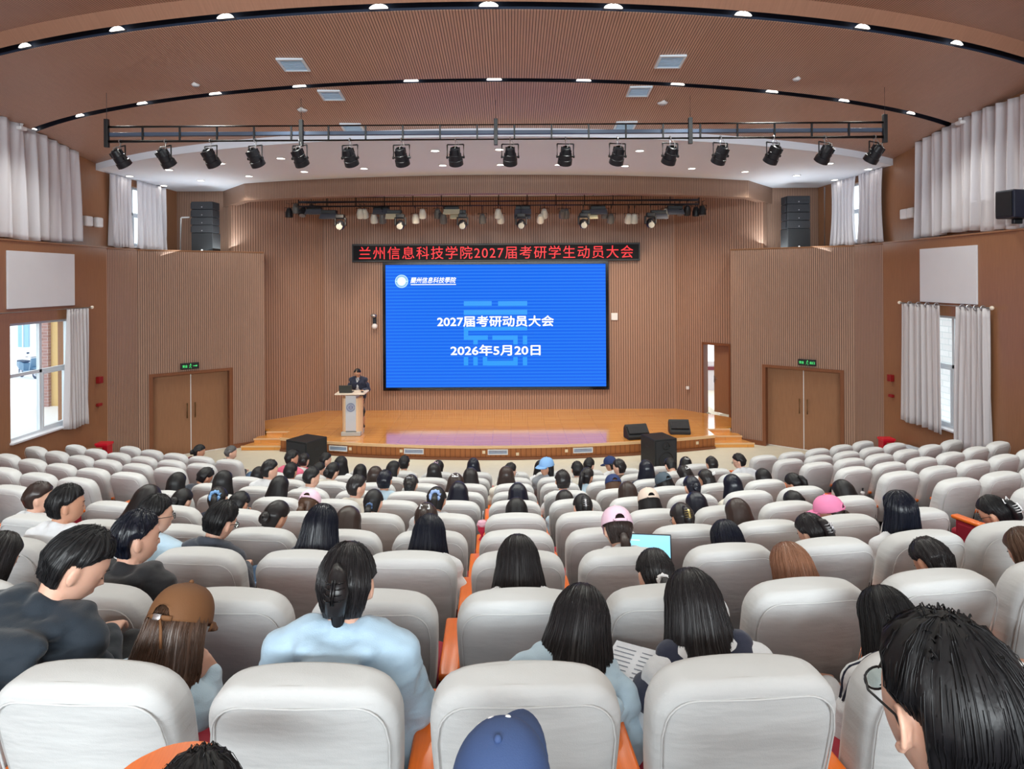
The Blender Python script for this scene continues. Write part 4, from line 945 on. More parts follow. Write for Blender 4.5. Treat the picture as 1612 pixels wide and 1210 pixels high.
for px, py, hf, sz, lb in ((462, 101, h2, 0.36, 'left one of the two nearer the viewer'), (1055, 96, h2, 0.36, 'right one of the two nearer the viewer'), (522, 149, h3, 0.34, 'left one beyond the second dark slot'), (1006, 143, h3, 0.34, 'right one beyond the second dark slot'), (555, 200, h3, 0.36, 'left one just behind the lamp bar'), (984, 197, h3, 0.36, 'right one just behind the lamp bar')):
    x, y, z = on_ceiling(px, py, hf); tilt = math.atan2(-0.24, 1.78) if hf is h2 else math.atan2(-0.26, 1.77)
    r = empty('ceiling_vent', (x, y, z), 0, 'square pale blue ceiling vent, ' + lb, 'ceiling vent', 'square vents in the wooden ceiling'); r.rotation_euler = (tilt, 0, 0)
    bm = NB(); a = sz / 2
    for q in ((-a, a, -a, -a + 0.03), (-a, a, a - 0.03, a), (-a, -a + 0.03, -a + 0.03, a - 0.03), (a - 0.03, a, -a + 0.03, a - 0.03)): box(bm, q[0], q[1], q[2], q[3], -0.025, 0.005, 0.004)
    mk('vent_frame', bm, plain('pale blue white plastic', srgb(226, 238, 250), 0.4), r)
    bm = NB(); box(bm, -a + 0.03, a - 0.03, -a + 0.03, a - 0.03, -0.008, 0.0)
    for k in range(7): box(bm, -a + 0.04, a - 0.04, -a + 0.05 + k * (2 * a - 0.1) / 6 - 0.006, -a + 0.05 + k * (2 * a - 0.1) / 6 + 0.006, -0.018, -0.006)
    mk('louvres', bm, plain('light blue louvre', srgb(196, 226, 250), 0.4), r)
for px, py, hf, rad, lb in ((308, 132, h2, 0.06, 'small round smoke detector on the left of the wooden ceiling'), (1254, 123, h2, 0.06, 'small round smoke detector on the right of the wooden ceiling'), (476, 172, h3, 0.085, 'round white ceiling speaker on the left of the wooden ceiling'), (1043, 161, h3, 0.085, 'round white ceiling speaker on the right of the wooden ceiling')):
    x, y, z = on_ceiling(px, py, hf); r = empty('smoke_detector' if rad < 0.07 else 'ceiling_speaker', (x, y, z + 0.01), 0, lb, 'smoke detector' if rad < 0.07 else 'loudspeaker')
    bm = NB(); tube(bm, [(0, 0, 0.02), (0, 0, -0.02), (0, 0, -0.045)], [rad, rad, rad * 0.7], 24); mk('housing', bm, M_PLASTIC, r)
    bm = NB(); tube(bm, [(rad * 0.55 * math.cos(2 * PI * k / 20), rad * 0.55 * math.sin(2 * PI * k / 20), -0.045) for k in range(20)], 0.006, 6, closed=True); mk('grille_ring', bm, plain('light grey plastic', srgb(180, 188, 200), 0.5), r)
for s, nm in ((-1, 'left'), (1, 'right')):
    r = empty('security_camera', (XC + s * (RX - 0.25), arc(XC + s * 8.5, 9.2, 14.3) - 0.25, CZ + 2.88), 0, 'tiny white security camera at the %s end of the dark ceiling slot' % nm, 'camera')
    bm = NB(); cyl(bm, (0, 0, 0), (0, 0, -0.06), 0.03, n=10); mk('mount', bm, M_PLASTIC, r); bm = NB(); box(bm, -0.05, 0.05, -0.08, 0.08, -0.12, -0.05, 0.02); mk('camera_body', bm, M_PLASTIC, r)

# ---------------------------------------------------------------- front lighting bar with its fresnel lamps
TD = 10.0
def bar():
    a, b = P(166, 215, TD), P(1395, 215, TD); x0, x1 = a.x, b.x
    zt, zm, zb = CZ + 244 / F * TD, CZ + 233 / F * TD, CZ + 221 / F * TD
    r = empty('lighting_bar', ((x0 + x1) / 2, TD, zb), 0, 'long black lighting bar of pipes hanging below the wooden ceiling', 'lighting bar'); c = (x0 + x1) / 2; h = (x1 - x0) / 2
    for nm, z, m, rad in (('top_pipe', zt, M_BLACK, 0.018), ('bottom_pipe', zb, M_BLACK, 0.022)):
        bm = NB(); cyl(bm, (-h, 0, z - zb), (h, 0, z - zb), rad, n=10); mk(nm, bm, m, r, True)
    bm = NB(); box(bm, -h, h, 0.02, 0.1, zm - zb - 0.028, zm - zb + 0.028, 0.004); mk('cable_tray', bm, plain('slate blue tray', srgb(74, 88, 112), 0.5), r)
    n = 21; up = None
    for i in range(1, n):
        x = -h + 2 * h * i / n
        if up is None: bm = NB(); box(bm, -0.012, 0.012, -0.012, 0.012, 0, zt - zb); up = mk('upright', bm, M_BLACK, r, loc=(x, 0, 0))
        else: inst(up, r, (x, 0, 0))
    for i in range(5):
        x = -h + 0.02 + (2 * h - 0.04) * i / 4; top = h3(x + c, TD) + CZ - zb
        bm = NB(); box(bm, x - 0.03, x + 0.03, -0.03, 0.03, -0.09, zt - zb + (0.09 if i not in (0, 4) else 0.12), 0.004); ps = mk('hanger_post', bm, M_BLACK, r)
        bm = NB(); cyl(bm, (x, 0, zt - zb + 0.1), (x, 0, top + 0.02), 0.004, n=6); mk('hanger_cable', bm, M_DARK, ps)
    return zb
ZB = bar()
def fresnel(x, y, z, yaw, label, cat='stage lamp', group=None, sc=1.0, pitch=-52):
    """hung from a pipe at (x, y, z); body points down the hall by pitch degrees"""
    r = empty('stage_lamp', (x, y, z), yaw, label, cat, group); r.scale = (sc,) * 3
    bm = NB(); tube(bm, [(0.02 * math.cos(a), 0.02 * math.sin(a) * 1.0, 0.0) if False else (0, 0.03 * math.cos(a), 0.03 * math.sin(a)) for a in [PI * 2 * k / 12 for k in range(12)]], 0.008, 6, closed=True); cyl(bm, (0, 0, -0.02), (0, 0, -0.12), 0.008, n=6); mk('hook_clamp', bm, M_STEEL, r)
    bm = NB()
    for q in ([(-0.13, 0, -0.30), (-0.13, 0, -0.08), (0.13, 0, -0.08), (0.13, 0, -0.30)],): 
        for a, b in zip(q[:-1], q[1:]): box_between(bm, a, b, 0.012)
    yk = mk('yoke', bm, M_BLACK, r)
    M = Matrix.Translation((0, 0, -0.28)) @ Matrix.Rotation(math.radians(pitch), 4, 'X')
    bm = NB(); n = 20
    prof = [(-0.16, 0.045), (-0.15, 0.07), (-0.06, 0.085), (-0.055, 0.095), (0.03, 0.10), (0.035, 0.112), (0.12, 0.115), (0.125, 0.10)]
    loft(bm, [[M @ Vector((rr * math.cos(2 * PI * k / n), yy, rr * math.sin(2 * PI * k / n))) for k in range(n)] for yy, rr in prof])
    for k in range(4):
        a = PI / 4 + PI / 2 * k
        box(bm, -0.004, 0.004, -0.14, -0.06, 0.06, 0.1, M=M @ Matrix.Rotation(a, 4, 'Y'))
    bd = smooth_by_angle(mk('lamp_body', bm, plain('black lamp housing', srgb(26, 28, 34), 0.38), r))
    bm = NB(); cyl(bm, M @ Vector((0, 0.118, 0)), M @ Vector((0, 0.130, 0)), 0.092, n=20); mk('lens', bm, plain('lamp lens glass', srgb(120, 125, 130), 0.08), bd, True)
    bm = NB(); cyl(bm, M @ Vector((0, -0.165, 0)), M @ Vector((0, -0.155, 0)), 0.05, n=16); mk('rear_cap', bm, plain('grey lamp back', srgb(110, 112, 118), 0.4, 0.5), bd, True)
    bm = NB()
    for s in (-1, 1): cyl(bm, (s * 0.10, 0, -0.28), (s * 0.145, 0, -0.28), 0.022, n=10)
    mk('tilt_knob', bm, M_BLACK, yk)
    bm = NB(); tube(bm, [(0.03, -0.02, -0.03), (0.06, -0.05, -0.1), (0.02, -0.12, -0.12), (0.0, -0.12, -0.2)], 0.005, 5); mk('cable', bm, plain('grey cable', srgb(150, 150, 150), 0.6), r)
    return r
def box_between(bm, a, b, t):
    a, b = Vector(a), Vector(b); tube(bm, [a, b], t, 6)
def copy_tree(o, parent=None):
    c = o.copy(); COL.objects.link(c); c.parent = parent
    for ch in list(o.children): copy_tree(ch, c)
    return c
FL = [190, 261, 332, 402, 472, 551, 632, 717, 803, 890, 972, 1055, 1134, 1217, 1298, 1376]
first = None
for i, px in enumerate(FL):
    x = P(px, 240, TD).x; lab = 'black spotlight hanging from the long lighting bar, %s from the left' % ORD[i + 1]
    yaw = -0.55 * (px - 790) / 600 * (1 if True else 1) * -1
    if first is None: first = fresnel(x, TD, ZB, yaw, lab, group='black spotlights along the long lighting bar', sc=0.98); o = first
    else: o = copy_tree(first)
    o.location = (x, TD, ZB - ROLL * 0); o['label'] = lab; o.rotation_euler = (0.0, 0.0, yaw)

# ---------------------------------------------------------------- stage lighting truss under the header
SD = 17.3
def stage_bar():
    a, b = P(470, 320, SD), P(1100, 318, SD); c = (a.x + b.x) / 2; h = (b.x - a.x) / 2; z0 = P(785, 323, SD).z
    r = empty('stage_truss', (c, SD, z0), 0, 'dark pipe truss over the stage carrying the stage lamps', 'lighting truss')
    for k, (dy, dz, rad) in enumerate(((0, 0, 0.022), (0.25, 0.02, 0.022), (0, 0.11, 0.03), (0.3, 0.15, 0.03), (0.05, 0.24, 0.018))):
        bm = NB(); cyl(bm, (-h, dy, dz), (h, dy, dz), rad, n=10); mk('truss_pipe', bm, M_BLACK if k % 2 else plain('dark blue grey pipe', srgb(60, 68, 84), 0.3, 0.6), r, True)
    bm = NB()
    for i in range(15): x = -h + 2 * h * i / 14; box(bm, x - 0.012, x + 0.012, -0.012, 0.32, 0.0, 0.03); box(bm, x - 0.012, x + 0.012, -0.012, 0.012, 0, 0.3)
    mk('cross_bars', bm, M_BLACK, r)
    bm = NB()
    for i in range(5): x = -h * 0.95 + 1.9 * h * i / 4; cyl(bm, (x, 0.1, 0.25), (x, 0.1, ZW - z0), 0.01, n=6)
    mk('hanger_cables', bm, M_DARK, r)
    return z0
ZS = stage_bar()
def can_lamp(x, y, z, col, tilt):
    r = empty('can_lamp', (x, y, z)); M = Matrix.Translation((0, 0, -0.24)) @ Matrix.Rotation(tilt, 4, 'X')
    bm = NB(); cyl(bm, (0, 0, max(0.02, ZS - z + 0.02)), (0, 0, -0.1), 0.012, n=6); box_between(bm, (0, 0, 0), (0, -0.2, max(0.0, ZS - z)), 0.01); box_between(bm, (-0.12, 0, -0.1), (0.12, 0, -0.1), 0.008)
    for s in (-1, 1): box_between(bm, (s * 0.12, 0, -0.1), (s * 0.12, 0, -0.24), 0.008)
    mk('yoke', bm, M_BLACK, r)
    bm = NB(); n = 18; prof = [(0.13, 0.03), (0.12, 0.06), (0.05, 0.085), (0.0, 0.1), (-0.12, 0.1), (-0.13, 0.085)]
    loft(bm, [[M @ Vector((rr * math.cos(2 * PI * k / n), rr * math.sin(2 * PI * k / n), zz)) for k in range(n)] for zz, rr in prof])
    bd = smooth_by_angle(mk('lamp_can', bm, col, r))
    bm = NB(); cyl(bm, M @ Vector((0, 0, -0.13)), M @ Vector((0, 0, -0.136)), 0.08, n=18); mk('lens', bm, plain('lamp lens glass', srgb(120, 125, 130), 0.08), bd)
    return r
def panel_lamp(x, y, z, col):
    r = empty('panel_lamp', (x, y, z)); bm = NB(); box(bm, -0.2, 0.2, -0.08, 0.1, -0.2, -0.1, 0.01); mk('lamp_box', bm, M_BLACK, r)
    bm = NB(); M = Matrix.Translation((0, -0.08, -0.2)) @ Matrix.Rotation(math.radians(60), 4, 'X'); box(bm, -0.22, 0.22, -0.006, 0.006, 0, -0.2, M=M) if False else box(bm, -0.22, 0.22, -0.2, 0.0, -0.006, 0.006, M=Matrix.Translation((0, -0.06, -0.2)) @ Matrix.Rotation(math.radians(48), 4, 'X'))
    mk('barn_door', bm, col, r)
    bm = NB(); box(bm, -0.22, 0.22, 0.0, 0.16, -0.006, 0.006, M=Matrix.Translation((0, 0.1, -0.2)) @ Matrix.Rotation(math.radians(-48), 4, 'X')); mk('barn_door', bm, col, r)
    bm = NB(); cyl(bm, (0, 0, 0.02), (0, 0, -0.12), 0.012, n=6); mk('hook_clamp', bm, M_BLACK, r); return r
def moving_head(x, y, z):
    r = empty('moving_head_lamp', (x, y, z)); bm = NB(); box(bm, -0.11, 0.11, -0.1, 0.1, -0.14, -0.04, 0.015); tube(bm, [(0, 0, -0.05), (0, 0, 0.17), (0, 0.17, 0.2)], 0.014, 8); mk('base', bm, M_BLACK, r)
    bm = NB()
    for s in (-1, 1): box(bm, s * 0.135 - 0.02, s * 0.135 + 0.02, -0.05, 0.05, -0.34, -0.12, 0.015)
    box(bm, -0.15, 0.15, -0.05, 0.05, -0.16, -0.13, 0.01); mk('arms', bm, M_BLACK, r)
    bm = NB(); ball(bm, (0, 0, -0.32), (0.115, 0.13, 0.13), 20, 14); hd = mk('head', bm, plain('black lamp housing', srgb(26, 28, 34), 0.38), r, True)
    bm = NB(); cyl(bm, (0, -0.09, -0.36), (0, -0.135, -0.375), 0.075, 0.08, n=20); cyl(bm, (0, -0.13, -0.373), (0, -0.137, -0.375), 0.06, n=20); mk('lens', bm, plain('pale lens', srgb(150, 150, 145), 0.15), hd)
    return r
WCAN = plain('off white lamp can', srgb(212, 208, 196), 0.4); GCAN = plain('grey lamp can', srgb(96, 94, 92), 0.45); CREAM = plain('cream barn door', srgb(214, 208, 178), 0.45); SLATE = plain('slate grey barn door', srgb(84, 88, 98), 0.4)
items = []
for px in (539, 632, 729, 820, 918, 1021): items.append((px, 'm', None, 0.0, 331))
for px, c in ((565, WCAN), (572, WCAN), (587, WCAN), (600, GCAN), (653, WCAN), (664, WCAN), (688, GCAN), (697, GCAN), (759, GCAN), (784, WCAN), (788, WCAN), (851, WCAN), (857, WCAN), (886, GCAN), (892, GCAN), (953, GCAN), (963, GCAN), (991, WCAN), (1000, WCAN), (1050, WCAN)): items.append((px, 'c', c, random.uniform(0.3, 0.9), 321 + random.choice((0, 4, 8))))
for px, c in ((495, SLATE), (518, SLATE), (601, SLATE), (621, CREAM), (711, CREAM), (722, CREAM), (823, SLATE), (822, SLATE), (927, CREAM), (941, SLATE), (1036, SLATE), (1062, SLATE)): items.append((px, 'p', c, 0, 325 if px in (518, 621, 722, 822, 927, 1036) else 318))
for px in (452, 463, 474, 487, 1072, 1084, 1098, 1108): items.append((px, 'c', GCAN if px % 2 else M_BLACK, random.uniform(-0.6, 0.9), 312 + (px * 7) % 12))
items.sort(key=lambda t: t[0]); cnt = {}; tot = {k: sum(1 for t in items if t[1] == k) for k in 'mcp'}
protos = {}
def olab(i, n):
    i += 1
    return ('%s from the left' % ORD[i]) if i <= n - i + 1 else ('%s from the right' % ORD[n - i + 1])
for px, k, c, t, py in items:
    dy = {'m': 0.0, 'c': 0.1, 'p': 0.22}[k] + random.uniform(-0.1, 0.15); x = P(px, py, SD + dy).x; z = ZS
    cnt[k] = cnt.get(k, -1) + 1; zz = P(px, py, SD + dy).z
    if k == 'm':
        o = moving_head(x, SD, ZS - 0.02) if 'm' not in protos else copy_tree(protos['m']); protos.setdefault('m', o); o.location = (x, SD - 0.16, ZS - 0.2)
        tag(o, 'black moving head lamp on the stage truss, ' + olab(cnt[k], tot[k]), 'stage lamp', 'moving head lamps on the stage truss')
    elif k == 'p':
        o = panel_lamp(x, SD + dy, zz, c); tag(o, '%s flat panel lamp on the stage truss, %s' % ('cream' if c is CREAM else 'dark grey', olab(cnt[k], tot[k])), 'stage lamp', 'flat panel lamps on the stage truss')
    else:
        o = can_lamp(x, SD + 0.15 + dy, zz, c, t); tag(o, '%s can lamp on the stage truss, %s' % ('off white' if c is WCAN else 'dark', olab(cnt[k], tot[k])), 'stage lamp', 'can lamps on the stage truss')

# ---------------------------------------------------------------- people
def skin_mat(name, col):
    m, nt, b = newmat(name); b.inputs['Base Color'].default_value = col; b.inputs['Roughness'].default_value = 0.5
    b.inputs['Subsurface Weight'].default_value = 0.12; b.inputs['Subsurface Radius'].default_value = (0.012, 0.004, 0.002); return m
SKIN = skin_mat('warm skin', srgb(226, 178, 155)); SKIN2 = skin_mat('tan skin', srgb(205, 152, 125))
def hair_mat(name, col, sheen=(0.10, 0.11, 0.15, 1), rough=0.36):
    m, nt, b = newmat(name); tc = nt.nodes.new('ShaderNodeTexCoord').outputs['Object']
    n1 = noisen(nt, mapping(nt, tc, (150, 150, 9)), 1.0, 2, 0.6); n2 = noisen(nt, mapping(nt, tc, (40, 40, 4)), 1.0, 2)
    f = mth(nt, 'MULTIPLY', mth(nt, 'ADD', n1, n2), 0.5)
    nt.links.new(mixc(nt, f, tuple(c * 0.65 for c in col[:3]) + (1,), tuple(min(1, c * 1.35) for c in col[:3]) + (1,)), b.inputs['Base Color'])
    b.inputs['Roughness'].default_value = rough; b.inputs['Specular IOR Level'].default_value = 0.42
    b.inputs['Anisotropic'].default_value = 0.5
    bump(nt, b, n1, 0.22, 0.0025); return m
HAIR = {'black': hair_mat('black hair', srgb(20, 19, 22), rough=0.48), 'soft black': hair_mat('soft black hair', srgb(32, 29, 31)), 'blue black': hair_mat('blue black hair', srgb(18, 22, 36), rough=0.3),
        'dark brown': hair_mat('dark brown hair', srgb(52, 40, 37)), 'brown': hair_mat('brown hair', srgb(84, 60, 46)), 'copper brown': hair_mat('copper brown hair', srgb(142, 100, 78), rough=0.3), 'grey': hair_mat('greying hair', srgb(84, 82, 82))}
def cloth(name, rgb, rough=0.8):
    key = name
    if key in MATS: return MATS[key]
    m, nt, b = newmat(name); c = srgb(*rgb); tc = nt.nodes.new('ShaderNodeTexCoord').outputs['Object']
    n = noisen(nt, tc, 9, 3); nt.links.new(mixc(nt, n, tuple(x * 0.86 for x in c[:3]) + (1,), tuple(min(1, x * 1.08) for x in c[:3]) + (1,)), b.inputs['Base Color'])
    bump(nt, b, mth(nt, 'ADD', noisen(nt, mapping(nt, tc, (1, 1, 2.2)), 7, 2), mth(nt, 'MULTIPLY', noisen(nt, tc, 260, 1), 0.06)), 0.5, 0.03)
    b.inputs['Roughness'].default_value = rough; b.inputs['Sheen Weight'].default_value = 0.2; MATS[key] = m; return m
CL = {'white': (232, 234, 238), 'cream': (232, 226, 214), 'light blue': (190, 216, 234), 'sky blue': (170, 196, 216), 'navy': (36, 42, 66), 'black': (30, 31, 36), 'charcoal': (58, 64, 76), 'pink': (232, 110, 140),
      'maroon': (120, 30, 44), 'crimson': (170, 40, 62), 'grey': (150, 154, 160), 'brown': (92, 74, 62), 'pale grey': (204, 206, 212), 'purple': (110, 80, 110), 'teal black': (26, 38, 50), 'denim': (86, 116, 152)}
def C(n): return cloth(n + ' cloth', CL[n])
def evaluate(bm, vox, it=2, disp=0.0, seed=0, fac=0.6):
    """fuse overlapping closed pieces into one continuous skin"""
    me = bpy.data.meshes.new('tmp'); bm.to_mesh(me); bm.free(); o = bpy.data.objects.new('tmp', me); COL.objects.link(o)
    r = o.modifiers.new('r', 'REMESH'); r.mode = 'VOXEL'; r.voxel_size = vox; r.use_smooth_shade = True
    s = o.modifiers.new('s', 'SMOOTH'); s.iterations = it; s.factor = fac
    bpy.context.view_layer.update()
    out = bpy.data.meshes.new_from_object(o.evaluated_get(bpy.context.evaluated_depsgraph_get()))
    bpy.data.objects.remove(o); bpy.data.meshes.remove(me)
    if disp:
        nrm = [v.normal.copy() for v in out.vertices]
        for v, nn in zip(out.vertices, nrm):
            p = v.co + Vector((seed * 3.1, 0, 0)); k = noise.noise(Vector((p.x * 7, p.y * 7, p.z * 13))) + 0.5 * noise.noise(Vector((p.x * 18, p.y * 18, p.z * 30)))
            v.co += nn * disp * k
    out.polygons.foreach_set('use_smooth', [True] * len(out.polygons)); return out
def limb(bm, pts, rs, n=12):
    tube(bm, pts, rs, n)
    for p, r in zip(pts, rs): ball(bm, p, r * 0.995, 12, 8)
# the head, centre of the skull at the origin, looking along +y
def head_bm(bm, M, hi=True, female=True):
    def T(p): return M @ Vector(p)
    U, V = (28, 20) if hi else (18, 12)
    rows = []
    for j in range(V + 1):
        ph = PI * j / V; r = []
        for k in range(U):
            a = 2 * PI * k / U; x = math.sin(ph) * math.sin(a); y = math.sin(ph) * math.cos(a); z = math.cos(ph)
            X = x * 0.076; Y = y * 0.096; Z = z * 0.116
            if Z < 0:
                t = min(1, -Z / 0.116); X *= 1 - 0.28 * t * t - 0.08 * t; Y = Y * (1 - 0.18 * t) + 0.018 * t
                if y < 0: Y *= 1 - 0.35 * t
            if y > 0:
                Y += 0.010 * math.exp(-((Z + 0.075) / 0.02) ** 2) * math.exp(-(X / 0.02) ** 2)      # chin
                Y -= 0.012 * math.exp(-((Z - 0.004) / 0.014) ** 2) * math.exp(-((abs(X) - 0.031) / 0.014) ** 2)   # sockets
                Y += 0.006 * math.exp(-((Z - 0.026) / 0.010) ** 2) * math.exp(-((abs(X) - 0.026) / 0.022) ** 2)     # brows
                Y += 0.004 * math.exp(-((Z + 0.052) / 0.009) ** 2) * math.exp(-(X / 0.022) ** 2)
            r.append(T((X, Y, Z)))
        rows.append(r)
    loft(bm, rows[1:-1])
    # nose, ears
    loft(bm, [[T(p) for p in ((-0.006, 0.088, 0.012), (0.006, 0.088, 0.012), (0.0, 0.097, 0.012), (0, 0.08, 0.012))], [T(p) for p in ((-0.016, 0.085, -0.028), (0.016, 0.085, -0.028), (0.0, 0.118, -0.026), (0, 0.075, -0.028))], [T(p) for p in ((-0.009, 0.085, -0.036), (0.009, 0.085, -0.036), (0.0, 0.104, -0.037), (0, 0.08, -0.036))]])
    for s in (-1, 1):
        E = M @ Matrix.Translation((s * 0.080, -0.006, -0.006)) @ Matrix.Rotation(s * 0.45, 4, 'Z')
        if hi == 2:
            tube(bm, [E @ Vector((s * 0.006, 0.018 * math.cos(t) * (1 if math.cos(t) < 0 else 0.9), 0.026 * math.sin(t))) for t in [0.5 + 4.6 * k / 14 for k in range(15)]], [0.0045] * 12 + [0.006, 0.008, 0.008], 8)
            tube(bm, [E @ Vector((s * 0.004, 0.004 + 0.009 * math.cos(t), 0.004 + 0.014 * math.sin(t))) for t in [1.2 + 3.0 * k / 7 for k in range(8)]], 0.0032, 6)
            ball(bm, E @ Vector((-s * 0.004, -0.002, 0.0)), (0.004, 0.015, 0.024), 12, 8, M=E); ball(bm, E @ Vector((s * 0.002, 0.014, -0.006)), (0.005, 0.005, 0.008), 8, 6, M=E); continue
        E = M @ Matrix.Translation((s * 0.079, -0.004, -0.008)) @ Matrix.Rotation(s * 0.35, 4, 'Z')
        ball(bm, E @ Vector((0, 0, 0)), (0.009, 0.019, 0.032), 10, 8, M=E); ball(bm, E @ Vector((0, 0.004, -0.018)), (0.009, 0.012, 0.016), 8, 6, M=E)
        ball(bm, M @ Vector((s * 0.032, 0.076, 0.004)), (0.014, 0.012, 0.010), 10, 8, M=M)
    for zz, w in ((-0.049, 0.022), (-0.057, 0.018)): ball(bm, M @ Vector((0, 0.086, zz)), (w, 0.012, 0.006), 10, 6, M=M)
def hand_bm(bm, wrist, dirv, up, curl=0.6, spread=0.2, side=1):
    """palm and five bent fingers; dirv points from wrist to knuckles, up is the back of the hand"""
    d = Vector(dirv).normalized(); u = Vector(up); u = (u - d * u.dot(d)).normalized(); s = d.cross(u) * side; w = Vector(wrist)
    M = Matrix(((s.x, d.x, u.x, w.x), (s.y, d.y, u.y, w.y), (s.z, d.z, u.z, w.z), (0, 0, 0, 1)))
    box(bm, -0.037, 0.037, 0.0, 0.085, -0.012, 0.012, 0.010, 2, M=M)
    for i, (L, off) in enumerate(((0.068, -0.030), (0.078, -0.010), (0.073, 0.011), (0.056, 0.031))):
        p = Vector((off, 0.08, 0)); a = -0.2; pts = [p - Vector((0, 0.02, 0))]; q = p.copy(); lat = (off / 0.03) * spread * 0.4
        for seg, fr in enumerate((0.45, 0.32, 0.23)):
            pts.append(q.copy()); a -= curl * (0.5 + 0.35 * seg) * (1 + 0.08 * i); q = q + Vector((lat * L * fr, math.cos(a) * L * fr, math.sin(a) * L * fr))
        pts.append(q); tube(bm, [M @ v for v in pts], [0.0092, 0.009, 0.0085, 0.0078, 0.006], 8); ball(bm, M @ q, 0.006, 8, 5)
    pts = [Vector((-0.025, 0.015, -0.004)), Vector((-0.048, 0.04, -0.012)), Vector((-0.054, 0.065, -0.022)), Vector((-0.046, 0.088, -0.032))]
    tube(bm, [M @ v for v in pts], [0.013, 0.011, 0.0095, 0.007], 8); ball(bm, M @ pts[-1], 0.007, 8, 5)
def pose(lean=0.08, side=0.0, pitch=0.1, yaw=0.0, roll=0.0, hands='lap', sw=0.178, slump=0.0):
    """joint positions of a seated figure: origin on the floor under the seat's back edge, facing +y"""
    R = Matrix.Translation((0, 0.24, 0.50)) @ Matrix.Rotation(-lean, 4, 'X') @ Matrix.Rotation(side, 4, 'Y')
    J = {}
    def q(x, y, z): return R @ Vector((x, y - 0.24, z - 0.50))
    J['hip'] = Vector((0, 0.24, 0.51)); J['waist'] = q(0, 0.225, 0.645); J['chest'] = q(0, 0.20, 0.79); J['neck'] = q(0, 0.195, 0.915); J['skullbase'] = q(0, 0.215, 0.968)
    J['Ms'] = R
    for s, n in ((-1, 'l'), (1, 'r')):
        J['sh' + n] = q(s * sw, 0.20, 0.845); J['hipj' + n] = Vector((s * 0.09, 0.26, 0.53)); J['knee' + n] = Vector((s * 0.12, 0.66, 0.54)); J['ank' + n] = Vector((s * 0.12, 0.72, 0.10)); J['toe' + n] = Vector((s * 0.13, 0.88, 0.045))
        J['elb' + n] = q(s * (sw + 0.06), 0.25, 0.64) + Vector((0, 0.03, 0)); J['wr' + n] = Vector((s * 0.10, 0.52, 0.66)) + Vector((0, lean * 0.25, 0)); J['hd' + n] = (Vector((-s * 0.4, 1, -0.1)), Vector((0, 0, 1)), 0.5)
    if isinstance(hands, dict):
        for k, v in hands.items(): J[k] = v if isinstance(v, tuple) and len(v) == 3 and isinstance(v[0], Vector) else Vector(v)
    H = Matrix.Translation(J['skullbase']) @ Matrix.Rotation(yaw, 4, 'Z') @ Matrix.Rotation(-pitch - lean * 0.35, 4, 'X') @ Matrix.Rotation(roll, 4, 'Y') @ Matrix.Translation((0, 0.012, 0.085)) @ Matrix.Scale(1.07, 4)
    J['H'] = H; return J
